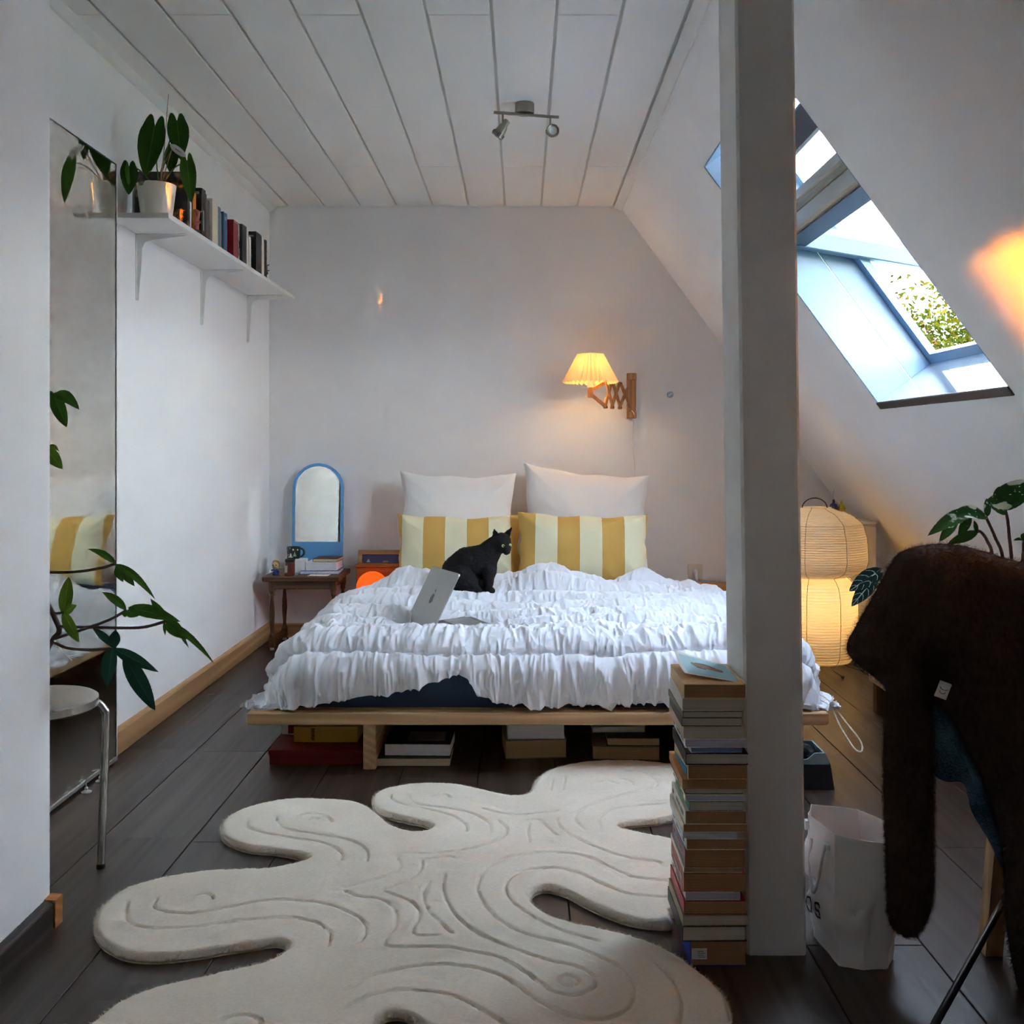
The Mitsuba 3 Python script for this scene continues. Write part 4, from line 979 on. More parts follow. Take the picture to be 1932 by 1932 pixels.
# the notch cut into the rim
v = np.array(pot.vertices); a_ = np.degrees(np.arctan2(v[:, 1] - PXY[1], v[:, 0] - PXY[0])); nt_ = (np.abs(a_ + 124) < 12) & (v[:, 2] > HZ + .12); v[nt_, 2] -= .016; pot.vertices = v
obj('pot', pot, 'pot_white', ap_, smooth=40)
obj('saucer', lathe([(0, 0), (.056, 0), (.058, .009), (.054, .0095), (0, .0095)], 40, (PXY[0], PXY[1], HZ + .0003)), 'pot_white', ap_, smooth=40)
obj('soil', lathe([(0, .112), (.0655, .108)], 32, (PXY[0], PXY[1], HZ)), 'soil', ap_)
c0 = np.array([PXY[0], PXY[1], HZ + .11])
hl = [((292, 238), (273, 333), 3.60, .047, (.1, -.9, .35), 'leaf_dark'), ((334, 229), (341, 300), 3.66, .038, (.3, -.8, .3), 'leaf_dark'), ((353, 305), (361, 381), 3.62, .028, (.2, -.9, .2), 'leaf_mid'),
      ((243, 320), (226, 371), 3.64, .030, (.35, -.85, .35), 'leaf_dark'), ((325, 282), (322, 327), 3.72, .026, (.1, -.9, .1), 'leaf_dark'), ((200, 318), (205, 350), 3.62, .02, (.8, -.4, .3), 'leaf_mid')]
for (b, t, Y, w, up, m) in hl:
    pb, pt = P(b[0], b[1], Y), P(t[0], t[1], Y - .02)
    if pb[0] < -1.42: pb[0] = -1.405; pt[0] = -1.40; pb[1] = 3.60; pt[1] = 3.585
    l = heart(pb, pt, w, up, m, ap_)
    obj('stalk', tube(spline([c0 + (np.random.default_rng(int(b[0])).uniform(-.02, .02), 0, 0), (c0 * .45 + pb * .55) + (0, 0, .02), pb + (0, .006, .004)], 14), .0024, 7), 'stem_green', ap_, smooth=True)
obj('flower_spike', tube(spline([c0 + (.01, 0, 0), P(308, 300, 3.66), P(313, 240, 3.66), P(318, 178, 3.66)], 20), np.linspace(.0022, .0013, 20), 6), 'stem_pink', ap_, smooth=True)
tgM = frame_at(P(336, 284, 3.60), unit((.8, 0, -.6)), unit((.55, -.25, .75) - unit((.8, 0, -.6)) * (.55 * .8 - .75 * .6)))
tgp = Point(0, 0).buffer(1); tgp = shapely.affinity.scale(tgp, .034, .013)
tk = obj('plant_tag', ext(tgp, .0012, tgM), 'paper_white', ap_, label='white oval plant tag')
obj('tag_print', ext(sbox(-.012, -.0018, .014, .0018), .0004, tgM @ np.array([[1, 0, 0, 0], [0, 1, 0, 0], [0, 0, 1, .0012], [0, 0, 0, 1]])), 'label_grey', tk)
obj('stake', tube([c0 + (.015, -.01, 0), P(326, 276, 3.605)], .0016, 6), 'stem_pink', ap_)

# tall wall mirror
tm = thing('wall_mirror', 'tall frameless mirror with a slim metal edge standing along the left wall', 'mirror')
MX, MY0, MY1, MZ0, MZ1 = -1.412, 2.97, 3.503, .02, 2.078
obj('glass', bx(MX - .004, MX, MY0, MY1, MZ0, MZ1, .0004), 'mirror_glass', tm)
obj('back_board', bx(MX - .022, MX - .0045, MY0 + .002, MY1 - .002, MZ0, MZ1, .001), 'black_plastic', tm)
obj('edge_rail', bx(MX - .0225, MX + .004, MY0, MY1, MZ0 - .012, MZ0 + .001, .001), 'alu_edge', tm)
obj('side_rail', bx(MX - .0225, MX + .0025, MY1 + .0003, MY1 + .006, MZ0 - .012, MZ1 + .002, .001), 'shelf_white', tm)
obj('side_gasket', bx(MX - .002, MX + .001, MY1 - .006, MY1 + .0003, MZ0, MZ1, .0002), 'black_plastic', tm)
obj('top_rail', bx(MX - .0225, MX + .002, MY0, MY1, MZ1, MZ1 + .004, .0008), 'alu_dark', tm)
for y in (3.20, 3.305):
    obj('foot', cat(lathe([(0, 0), (.016, 0), (.016, .003), (.006, .008), (0, .009)], 20, (MX + .028, y, 0)), move(trimesh.creation.icosphere(2, .006), MX + .028, y, .013), tube([(MX + .028, y, .012), (MX + .026, y, .04), (MX + .002, y, .035)], .0022, 8)), 'alu_edge', tm, smooth=40)

# steel stool and the climbing plant on it
scene['steel'] = {'type': 'twosided', 'bsdf': {'type': 'roughconductor', 'material': 'none', 'alpha': .16, 'specular_reflectance': {'type': 'rgb', 'value': [.62, .61, .59]}}}
st = thing('stool', 'round brushed steel stool with bent tube legs in front of the wall mirror', 'stool')
QX, QY, QZ, QR = -1.244, 2.575, .456, .150
obj('seat', lathe([(0, 0), (.10, -.001), (QR - .008, 0), (QR, -.006), (QR, -.024), (QR - .004, -.028), (QR - .010, -.026), (QR - .012, -.012), (0, -.012)], 64, (QX, QY, QZ)), 'steel', st, smooth=40)
for a in (20, 140, 258):
    d = np.array([math.cos(math.radians(a)), math.sin(math.radians(a)), 0]); c = np.array([QX, QY, 0])
    path = [c + d * .05 + (0, 0, .436), c + d * .125 + (0, 0, .436), c + d * .148 + (0, 0, .430), c + d * .162 + (0, 0, .412), c + d * .167 + (0, 0, .38), c + d * .160 + (0, 0, .18), c + d * .154 + (0, 0, .006)]
    l = obj('leg', tube(spline(path, 60), .0098, 16), 'steel', st, smooth=40)
    obj('rubber_tip', lathe([(0, 0), (.0108, 0), (.0108, .012), (0, .012)], 16, tuple(c + d * .154)), 'black_plastic', l)
cp = thing('climbing_plant', 'climbing plant with pointed lobed leaves reaching out from behind the left wall', 'plant')
cx, cy = -1.290, 2.53
obj('pot', lathe([(.062, 0), (.066, .002), (.078, .13), (.078, .135), (.073, .135), (.06, .008), (0, .008), (0, 0), (.062, 0)], 40, (cx, cy, QZ + .0004)), 'pot_white', cp, smooth=40)
obj('soil', lathe([(0, .124), (.074, .120)], 28, (cx, cy, QZ)), 'soil', cp)
obj('moss_pole', tube([(cx, cy, QZ + .02), (cx, cy, 1.30)], .016, 10), 'soil', cp)
def px(*a):
    return [P(u, v, Y) for u, v, Y in a]
obj('vine', tube(spline(px((70, 1270, 2.52), (85, 1235, 2.5), (101, 1205, 2.48), (112, 1190, 2.47), (103, 1165, 2.47), (90, 1140, 2.48), (70, 1110, 2.5)), 40), .0062, 9), 'stem_brown', cp, smooth=True)
obj('vine', tube(spline([P(70, 1110, 2.5), (cx + .03, cy, .85), (cx + .022, cy, 1.0), (cx + .02, cy - .01, 1.22)], 30), .005, 8), 'stem_brown', cp, smooth=True)
stems = [[(80, 1080, 2.5), (140, 1079, 2.47), (190, 1072, 2.44), (217, 1064, 2.42)], [(112, 1182, 2.47), (190, 1184, 2.42), (265, 1184, 2.37), (314, 1172, 2.34)],
         [(98, 1207, 2.48), (150, 1190, 2.44), (205, 1170, 2.40), (238, 1152, 2.38)], [(97, 1210, 2.48), (125, 1222, 2.45), (165, 1226, 2.42), (206, 1224, 2.38)], [(101, 1158, 2.48), (112, 1157, 2.46), (120, 1155, 2.45)]]
for s in stems: obj('leaf_stalk', tube(spline(px(*s), 24), .0034, 8), 'stem_brown', cp, smooth=True)
lan = lambda t: math.sin(math.pi * min(1, max(0, t)) ** .75) ** .9 + .02
ovl = lambda t: math.sin(math.pi * min(1, t * .96 + .04) ** .85) ** .75
def lobe(b, t, Yb, Yt, w, up=(0, -1, .3), shape=lan, **k):
    return dict(base=P(b[0], b[1], Yb), tip=P(t[0], t[1], Yt), up=up, width=w, shape=shape, **k)
blades('leaf', cp, [lobe((217, 1064), (166, 1036), 2.42, 2.45, .010, (.2, -.5, .8), droop=.10), lobe((217, 1064), (293, 1131), 2.42, 2.36, .010, (.4, -.6, .5), droop=.10), lobe((222, 1067), (232, 1098), 2.42, 2.41, .012), lobe((228, 1070), (254, 1106), 2.41, 2.39, .011)], 'leaf_mid')
blades('leaf', cp, [lobe((238, 1152), (193, 1117), 2.38, 2.42, .011, (.2, -.6, .7), droop=.08), lobe((238, 1152), (236, 1165), 2.38, 2.37, .008), lobe((240, 1152), (262, 1162), 2.38, 2.36, .012), lobe((242, 1146), (340, 1173), 2.38, 2.33, .017, (.1, -.7, .6), droop=.03), lobe((262, 1150), (330, 1165), 2.37, 2.34, .012, (.1, -.9, .2))], 'leaf_mid')
blades('leaf', cp, [lobe((314, 1172), (404, 1252), 2.34, 2.28, .0085, (.4, -.6, .6), droop=.08), lobe((314, 1170), (284, 1130), 2.34, 2.36, .009, (.2, -.8, .4)), lobe((314, 1172), (352, 1206), 2.34, 2.30, .015, (0, -.9, .3)), lobe((310, 1174), (312, 1199), 2.34, 2.33, .004), lobe((338, 1190), (356, 1222), 2.32, 2.31, .004)], 'leaf_mid')
blades('leaf', cp, [lobe((212, 1222), (202, 1296), 2.38, 2.36, .021, (-.2, -.95, .1), ovl), lobe((214, 1222), (218, 1189), 2.38, 2.40, .014, (.2, -.9, .2), ovl), lobe((214, 1224), (299, 1268), 2.38, 2.33, .014, (.1, -.8, .5)), lobe((236, 1240), (293, 1341), 2.37, 2.31, .020, (.3, -.85, .2), ovl), lobe((213, 1220), (176, 1186), 2.38, 2.42, .009, (.2, -.7, .5), droop=.1)], 'leaf_blue')
blades('leaf', cp, [lobe((120, 1156), (130, 1088), 2.45, 2.46, .016, (.4, -.85, 0), ovl), lobe((120, 1156), (150, 1212), 2.45, 2.42, .016, (-.3, -.9, .2), ovl), lobe((122, 1154), (145, 1142), 2.45, 2.44, .012)], 'leaf_light')
blades('leaf', cp, [lobe((100, 742), (126, 806), 2.46, 2.44, .017, (.1, -.9, .3), ovl), lobe((104, 742), (150, 773), 2.46, 2.42, .016, (.1, -.7, .6), ovl, droop=.14), lobe((100, 742), (70, 765), 2.46, 2.48, .015, (-.1, -.8, .5), ovl, droop=.1)], 'leaf_mid')
blades('leaf', cp, [lobe((86, 845), (118, 885), 2.47, 2.45, .016, (.1, -.9, .3), ovl), lobe((88, 842), (112, 852), 2.47, 2.45, .008, (.1, -.5, .8), droop=.12)], 'leaf_light')
for tip, top in (((100, 742, 2.46), .25), ((86, 845, 2.47), .2)):
    e = P(*tip); obj('leaf_stalk', tube(spline([(cx + .018, cy, e[2] - .10), (cx + .05, cy - .02, e[2] + .01), e], 14), .003, 7), 'stem_green', cp, smooth=True)
g = np.random.default_rng(5)
obj('air_roots', cat([tube(spline(px((100, 1203, 2.48), (108 + i * 5, 1222 + i * 4, 2.46), (118 + i * 9, 1232 + (i % 3) * 7, 2.44)), 10), .0009, 5) for i in range(5)]), 'cord_white', cp, kind='stuff')

# ceiling spotlight bar
mat('satin_nickel', srgb(150, 142, 130), .28, .5, .9)
cs = thing('ceiling_spotlight', 'brushed metal ceiling light with two turned spotlights on a bar', 'lamp')
o = P(990, 205, 4.07); SXX, SYY = o[0], 4.07
obj('canopy', lathe([(0, 0), (.0375, 0), (.0385, -.002), (.0385, -.038), (.036, -.042), (0, -.042)], 40, (SXX, SYY, ZC)), 'satin_nickel', cs, smooth=40)
p0, p1 = P(932, 211.5, 4.03), P(1054, 222, 4.09)
p0[2] = p1[2] = ZC - .049
br = obj('bar', tube([p0, p1], .0062, 14), 'satin_nickel', cs, smooth=40)
def spot(p, d, nm='spot'):
    p = np.asarray(p, float); d = unit(d)
    hp = p + (0, 0, -.058)
    s = obj(nm, tube([p, p + (0, 0, -.03), hp], .0042, 10), 'satin_nickel', cs, smooth=40)
    u = unit(np.cross(d, (0, 0, 1))); M = frame_at(hp - d * .012, u, np.cross(d, u), d)
    prof = [(0, -.022), (.011, -.022), (.0125, -.018), (.0125, .0), (.018, .008), (.0205, .03), (.0205, .033), (.024, .035), (.0255, .052), (.0245, .055), (.019, .053), (.017, .048), (.006, .046), (0, .046)]
    obj('head', tf(lathe(prof, 36), M), 'satin_nickel', s, smooth=35)
    ribs = cat([tf(bx(.0225, .0262, -.0012, .0012, .037, .050, .0005), M @ rot((0, 0, 1), a)) for a in range(0, 360, 20)])
    obj('ribs', ribs, 'alu_dark', s, kind='stuff')
    obj('glass', tf(lathe([(0, .0475), (.0165, .0495)], 24), M), 'alu_edge', s)
q = p1 - p0
spot(p0 + q * .135, (-.55, .15, -.75)); spot(p0 + q * .87, (.25, -.9, -.25))
# ---------------------------------------------------------------- rug
def zz3(*pts): return [(150 + x / 2.576, 1420 + y / 2.576) for x, y in pts]
def zz4(*pts): return [(700 + x / 2.576, 1400 + y / 2.576) for x, y in pts]
RUGZ = .020
def floor2(pts): return np.array([F(u, v, RUGZ)[:2] for u, v in pts])
out_px = [(178, 1740), (185, 1715), (205, 1695), (240, 1673), (300, 1655), (370, 1643), (430, 1638), (500, 1636), (540, 1630), (568, 1623), (581, 1616), (560, 1609), (520, 1602), (470, 1597), (430, 1583), (416, 1567), (420, 1548), (445, 1530), (490, 1515), (540, 1506), (600, 1505), (660, 1509), (690, 1518), (715, 1535), (735, 1552), (760, 1563), (790, 1567), (810, 1562), (815, 1556), (800, 1549), (770, 1543), (730, 1533), (708, 1522), (702, 1508), (712, 1493), (745, 1482), (800, 1476), (860, 1478), (910, 1488), (950, 1497), (980, 1499), (998, 1494), (1005, 1482), (1015, 1465), (1040, 1450), (1080, 1440), (1130, 1434), (1200, 1434), (1270, 1441), (1325, 1456), (1352, 1478), (1345, 1503), (1310, 1525), (1255, 1543), (1210, 1548), (1172, 1553), (1169, 1558), (1185, 1563), (1215, 1570), (1270, 1581), (1330, 1600), (1372, 1635), (1378, 1680), (1345, 1712), (1300, 1730), (1262, 1740), (1200, 1735), (1150, 1720), (1100, 1697), (1070, 1681), (1035, 1671), (1010, 1676), (1001, 1690), (1010, 1706), (1040, 1725), (1090, 1740), (1150, 1753), (1210, 1769), (1268, 1794), (1314, 1826), (1352, 1858), (1375, 1890), (1379, 1935), (1365, 1995), (1300, 2050), (1180, 2085), (1050, 2080), (930, 2045), (850, 1985), (800, 1934), (770, 1912), (740, 1908), (713, 1920), (695, 1945), (640, 2015), (540, 2065), (400, 2110), (230, 2125), (110, 2085), (85, 2020), (110, 1970), (165, 1932), (230, 1885), (300, 1858), (380, 1840), (440, 1826), (500, 1812), (533, 1795), (546, 1780), (520, 1772), (480, 1778), (430, 1785), (370, 1795), (300, 1802), (240, 1798), (200, 1780), (181, 1758)]
groove_px = [zz3((235, 725), (225, 770), (240, 825), (300, 850), (420, 858), (560, 850), (700, 830), (900, 808), (1050, 808), (1150, 830), (1210, 870), (1215, 910), (1200, 945)),
             zz3((375, 715), (360, 740), (380, 765), (460, 782), (580, 780), (720, 755), (880, 725), (1010, 718), (1180, 735), (1300, 775), (1380, 825), (1390, 880), (1355, 930)),
             zz3((545, 720), (560, 695), (610, 688), (645, 700), (645, 715)),
             zz3((820, 330), (815, 355), (850, 380), (930, 400), (1060, 420), (1180, 440), (1250, 470), (1275, 500), (1265, 525)),
             zz3((960, 310), (955, 330), (985, 360), (1060, 385), (1200, 405), (1320, 430), (1390, 470), (1400, 500), (1395, 530)),
             zz3((1065, 325), (1080, 302), (1140, 298), (1200, 310), (1225, 340)), zz3((1120, 328), (1140, 318), (1165, 325)),
             zz3((1515, 205), (1515, 225), (1560, 250), (1680, 275), (1800, 305), (1870, 345), (1885, 385)),
             zz3((1600, 205), (1610, 230), (1660, 255), (1760, 270), (1890, 292), (1985, 340), (2000, 390)),
             zz3((1710, 215), (1740, 203), (1785, 208), (1802, 222)),
             zz3((1290, 660), (1400, 630), (1500, 600), (1550, 570), (1560, 540), (1545, 510), (1580, 490), (1700, 492), (1830, 480), (1960, 455), (2060, 410), (2075, 370), (2040, 335)),
             zz3((1475, 670), (1540, 640), (1600, 620), (1650, 580), (1665, 550), (1660, 525), (1700, 518), (1800, 508), (1835, 518)),
             zz3((1290, 675), (1350, 700), (1460, 715), (1530, 760), (1540, 820), (1520, 870), (1480, 920), (1500, 945), (1600, 945), (1750, 948)),
             zz3((1475, 675), (1520, 690), (1600, 720), (1650, 770), (1645, 810), (1620, 855), (1640, 890), (1740, 890)),
             zz3((1700, 630), (1670, 680), (1690, 760), (1750, 820), (1805, 880)),
             zz3((1300, 1240), (1400, 1190), (1500, 1160), (1650, 1160), (1800, 1180), (1932, 1240), (2060, 1320), (2160, 1420)), zz3((690, 1310), (720, 1290), (790, 1278), (850, 1290), (880, 1319)),
             zz4((360, 640), (350, 720), (400, 830), (500, 920), (650, 990), (850, 1060), (1000, 1095), (1080, 1140), (1095, 1180), (1050, 1220), (980, 1235), (880, 1215), (760, 1130), (620, 1050), (400, 1005), (330, 1000)),
             zz4((655, 690), (600, 600), (530, 650), (515, 710), (550, 790), (640, 880), (780, 945), (950, 985), (1080, 1035), (1200, 1090), (1265, 1150), (1285, 1220), (1250, 1300), (1160, 1345), (1050, 1350), (900, 1310), (780, 1240), (650, 1150), (500, 1100), (300, 1085), (120, 1110), (-20, 1150), (-120, 1210))[2:],
             zz4((1100, 970), (930, 920), (800, 860), (700, 790), (660, 740), (655, 700), (690, 650), (780, 620), (880, 615), (1000, 635), (1120, 690), (1230, 735), (1340, 750), (1470, 757)),
             zz4((515, 710), (520, 690), (560, 620), (660, 565), (780, 542), (920, 540), (1050, 560), (1180, 620), (1280, 660), (1420, 675), (1500, 680)),
             zz4((920, 1150), (950, 1138), (1000, 1155), (1000, 1180), (950, 1190), (915, 1170), (920, 1150)),
             zz4((1390, 1080), (1450, 1140), (1500, 1220), (1520, 1290), (1500, 1370), (1430, 1440)),
             zz4((540, 325), (620, 345), (720, 355), (830, 345), (910, 335)), zz4((905, 370), (915, 410), (980, 460), (1100, 515), (1250, 565), (1390, 585), (1410, 605)),
             zz4((750, 385), (815, 380), (850, 410), (905, 455)), zz4((770, 400), (760, 440), (768, 490)),
             zz4((1040, 430), (990, 380), (1010, 340), (1100, 295), (1250, 250), (1370, 225), (1385, 190), (1330, 150), (1220, 140)), zz4((1115, 420), (1110, 370), (1170, 330), (1300, 310), (1440, 298)),
             zz4((885, 175), (870, 240)), zz4((945, 170), (930, 235)), zz4((1205, 180), (1260, 190), (1275, 210)), zz4((1090, 200), (1150, 190), (1200, 205))]
def rug_mesh(step=.0058):
    poly = Polygon(spline(floor2(out_px), 900, closed=True)).buffer(0)
    if poly.geom_type != 'Polygon': poly = max(poly.geoms, key=lambda g: g.area)
    poly = poly.difference(sbox(.3425, 2.122, .62, 2.345)).buffer(-.012).buffer(.012)
    if poly.geom_type != 'Polygon': poly = max(poly.geoms, key=lambda g: g.area)
    pts, tri, nb = tri2d(poly, step)
    d = edge_dist(poly, pts, .003); d[:nb] = 0
    gp = np.vstack([np.array(LineString(spline(floor2(g), 14 * len(g))).segmentize(.002).coords) for g in groove_px])
    dg = cKDTree(gp).query(pts, distance_upper_bound=.05)[0]
    w = meshkit.fbm(np.column_stack([pts * 60, pts[:, 0] * 0]), 3, 3) - .5
    f = meshkit.noise(np.column_stack([pts * 230, pts[:, 0] * 0]), 8) - .5
    u = np.clip(d / .016, 0, 1)
    h = .007 + .0155 * (1 - (1 - u) ** 2.2) ** .5
    h = h - .0072 * np.exp(-(dg / .0029) ** 2) * np.clip(d / .01, 0, 1)
    h = h + .0030 * w + .0022 * f
    top = np.column_stack([pts, h]); k = len(pts); j = np.arange(nb); j2 = (j + 1) % nb
    bot = np.column_stack([pts[:nb], np.zeros(nb) + .0004])
    side = np.vstack([np.stack([j, j + k, j2 + k], 1), np.stack([j, j2 + k, j2], 1)])
    col = np.clip(1 - .35 * np.exp(-(dg / .004) ** 2), 0, 1)
    m = trimesh.Trimesh(np.vstack([top, bot]), np.vstack([tri, side]), process=False)
    return m, poly
RUG, RUGPOLY = rug_mesh()
def f_rug(p, n, uv):
    k = fbm(p.x * 6, p.y * 6, 0.) * .6 + noise(p.x * 260, p.y * 260, p.z * 200) * .4
    return mix((.60, .52, .42), (.82, .745, .635), k)
def f_pile(p, n, uv): return noise(p.x * 420, p.y * 420, p.z * 420) + .6 * noise(p.x * 180, p.y * 180, p.z * 180)
mat('wool', proc(f_rug), .95, .1, bump=f_pile, bscale=.0022, beps=8e-4, sheen=.5)
rg = thing('rug', 'cream wool rug with wavy rounded lobes and carved curving lines on the dark floor', 'rug')
obj('pile', RUG, 'wool', rg, smooth=True)
g = np.random.default_rng(11)
ring = np.array(RUGPOLY.exterior.segmentize(.0011).coords)[:-1]
tg = np.roll(ring, -1, 0) - ring; nr = np.stack([tg[:, 1], -tg[:, 0]], 1); nr /= np.linalg.norm(nr, axis=1, keepdims=True)
if not RUGPOLY.exterior.is_ccw: nr = -nr
rep = 5
b = np.repeat(ring, rep, 0) - np.repeat(nr, rep, 0) * g.uniform(0, .009, (len(ring) * rep, 1)); nn = np.repeat(nr, rep, 0)
zb_ = g.uniform(.002, .018, len(b)); L_ = g.uniform(.003, .0075, len(b))
dv3 = np.column_stack([nn * g.uniform(.3, 1, (len(b), 1)) + g.normal(0, .3, (len(b), 2)), g.uniform(-.2, .8, len(b))]); dv3 /= np.linalg.norm(dv3, axis=1, keepdims=True)
B3 = np.column_stack([b, zb_]); s3 = np.column_stack([-nn[:, 1], nn[:, 0], np.zeros(len(b))]) * .0006
V = np.stack([B3 - s3, B3 + s3, B3 + dv3 * L_[:, None]], 1).reshape(-1, 3)
obj('edge_fibres', trimesh.Trimesh(V, np.arange(len(V)).reshape(-1, 3), process=False), 'wool', rg, kind='stuff')

# ---------------------------------------------------------------- book stack beside the post
KS = 2.13 / FPX
WH, TN, GR, LI, CR = 'pages_white', 'pages_tan', 'pages_grey', 'pages_lilac', 'pages_cream'
mat('pages_brown', proc(f_pages(srgb(146, 108, 74), srgb(178, 138, 100))), .9, .1); BR = 'pages_brown'
mat('pages_blue', proc(f_pages(srgb(92, 116, 150), srgb(124, 148, 178))), .9, .1)
STK = [(1823, 1775.5, 1302, 1407, '2444b0', BR, 'bottom book of the floor stack, thick with a blue spine and a white sticker'),
       (1775.5, 1746.5, 1286, 1407, '2a2624', GR, 'dark covered book with curved grey pages, second from the bottom of the floor stack'),
       (1746.5, 1726.5, 1287, 1411, '8b8468', GR, 'olive covered book with grey pages right under the red covered one in the floor stack'),
       (1726.5, 1700.5, 1290, 1408, 'a42a30', BR, 'red covered book with brown pages low in the floor stack'),
       (1700.5, 1683.5, 1293, 1397, 'e8e6e2', LI, 'white book with lilac grey pages lying on the red covered one in the floor stack'),
       (1683.5, 1648.5, 1291, 1408, 'a94c44', BR, 'thick brick red book with brown pages in the lower floor stack'),
       (1648.5, 1637.5, 1291, 1402, 'dcd4c4', TN, 'thin cream book on the thick brick red one in the floor stack'),
       (1637.5, 1603.5, 1294, 1406, '6c6886', BR, 'thick grey violet book below a white covered one in the floor stack'),
       (1603.5, 1582, 1294, 1407, 'e4e2de', BR, 'white covered book with brown pages under the thin pale blue one in the floor stack'),
       (1582, 1571.5, 1289, 1392, 'c8d4dc', WH, 'thin pale blue book in the middle of the floor stack'),
       (1571.5, 1555.5, 1289, 1410, 'd8cfc0', BR, 'brown paged book right above the thin pale blue one in the floor stack'),
       (1555.5, 1529.5, 1293, 1408, 'e6e2d6', BR, 'brown paged book below the one with the green spine in the floor stack'),
       (1529.5, 1511.5, 1300, 1402, '3d8e72', GR, 'book with a green spine in the middle of the floor stack'),
       (1511.5, 1499.5, 1293, 1408, 'e4e4c8', LI, 'pale yellow book with lilac pages above the green spine in the floor stack'),
       (1499.5, 1488, 1292, 1402, '5a5a4a', GR, 'thin dark olive book in the upper half of the floor stack'),
       (1488, 1471, 1288, 1409, 'c07c42', BR, 'orange brown book under the one with a blue wedge in the floor stack'),
       (1471, 1442.5, 1298, 1410, 'dccd9c', BR, 'thick cream book with a blue wedge on its spine in the floor stack'),
       (1442.5, 1420.5, 1294, 1412, '1d1c1d', GR, 'black covered book with grey pages jutting out in the upper floor stack'),
       (1420.5, 1410, 1302, 1400, 'dfe2e6', 'pages_blue', 'thin book with blue page edges lying on the black covered one'),
       (1410, 1393.5, 1293, 1409, 'e6e0e4', LI, 'white book with lilac page edges, sixth book from the top of the floor stack'),
       (1393.5, 1371, 1289, 1405, 'c9b4a4', GR, 'pinkish beige book with grey pages, fifth from the top of the floor stack'),
       (1371, 1354.5, 1287, 1400, '4f4a44', GR, 'dark grey covered book, fourth from the top of the floor stack'),
       (1354.5, 1342, 1287, 1400, '6e6a5c', GR, 'thin grey green book, third from the top of the floor stack'),
       (1342, 1317.5, 1288, 1405, 'd6d2c8', GR, 'light grey book right under the topmost one of the floor stack'),
       (1317.5, 1291, 1291, 1407, 'd2ac74', BR, 'tan covered book with brown pages, topmost of the floor stack')]
g = np.random.default_rng(21)
stk = []
zprev = 0.0
for i, (vb, vt, ul, ur, hexs, pg_, lab) in enumerate(STK):
    z1 = CAMZ - (vt - CV) * KS
    z0 = zprev + .00015; zprev = z1
    y0 = 2.13 + g.uniform(-.004, .004); dep = g.uniform(.185, .205) if i < 24 else .2
    if i in (17,): y0 -= .008
    x0, x1 = (ul - CU) * KS, min((ur - CU) * KS, .4835)
    kk = book(x0, x1, y0, y0 + dep, z0, z1, cover(hexs), pg_, lab, 'floor stack of books', yaw=g.uniform(-.8, .8), t=.0016, soft=i not in (17, 1))
    stk.append((kk, x0, x1, y0, y0 + dep, z0, z1))
def side_patch(i, name, a, b, c, d, m):
    """a patch on the spine of stack book i: shares along the depth (a..b) and the height (c..d)"""
    kk, x0, x1, y0, y1, z0, z1 = stk[i]
    obj(name, bx(x0 - .0014, x0 - .0003, y0 + (y1 - y0) * a, y0 + (y1 - y0) * b, z0 + (z1 - z0) * c, z0 + (z1 - z0) * d, .0001), m, kk)
mat('wedge_blue', srgb(52, 134, 178), .4, .4)
kk, x0, x1, y0, y1, z0, z1 = stk[16]
obj('spine_wedge', ext(Polygon([(.01, 0), (y1 - y0 - .02, 0), (y1 - y0 - .02, .006), (.01, z1 - z0 - .012)]), .001, frame_at((x0 - .0014, y0, z0 + .002), (0, 1, 0), (0, 0, 1))), 'wedge_blue', kk, label='blue wedge on the spine')
for i, m in ((4, 'label_grey'), (11, 'label_grey'), (13, 'mark_green'), (19, 'label_grey'), (8, 'label_grey'), (7, 'clay_pink'), (5, 'label_grey')):
    for a, b in ((.12, .30), (.36, .62), (.8, .88)): side_patch(i, 'spine_lettering', a, b, .38, .62, m)
side_patch(7, 'spine_band', 0, .10, .05, .95, 'clay_pink')
kk, x0, x1, y0, y1, z0, z1 = stk[0]
obj('sticker', bx(x0 + .004, x0 + .036, y0 - .0012, y0 + .001, z0 + .014, z0 + .037, .0003), 'paper_white', kk, label='white price sticker')
for j in range(4): obj('sticker_print', bx(x0 + .016, x0 + .032 - .003 * (j % 2), y0 - .0016, y0 - .0011, z0 + .018 + j * .0042, z0 + .0195 + j * .0042, .0001), 'label_grey', kk)
# the postcard on top
mat('card_blue', srgb(166, 208, 216), .5, .4); mat('card_white', srgb(222, 226, 222), .5, .4); mat('card_brown', srgb(150, 112, 78), .5, .3); mat('card_grey', srgb(92, 88, 84), .5, .3)
cpts = [P(1272, 1228, 2.325), P(1371, 1256, 2.315), P(1409, 1291, 2.14), P(1292, 1270, 2.19)]
def cardp(a, b, o=0.):
    q = (1 - a) * (1 - b) * cpts[0] + a * (1 - b) * cpts[1] + a * b * cpts[2] + (1 - a) * b * cpts[3]
    return q + np.array([0, 0, .010 * math.sin(math.pi * b) * (1 - a) * -.6 + o])
def card_patch(poly, o, th=.0006):
    if hasattr(poly, 'geoms'): return cat([card_patch(q, o, th) for q in poly.geoms])
    p, tri, nb = tri2d(poly, .06 if poly.area > .3 else .03)
    up = np.array([cardp(a, b, o + th) for a, b in p]); dn = np.array([cardp(a, b, o) for a, b in p]); k = len(p); j = np.arange(nb); j2 = (j + 1) % nb
    return trimesh.Trimesh(np.vstack([up, dn]), np.vstack([tri, tri[:, ::-1] + k, np.stack([j, j + k, j2 + k], 1), np.stack([j, j2 + k, j2], 1)]), process=False)
pc = thing('postcard', 'pale blue postcard with a brown printed animal on top of the floor book stack', 'postcard')
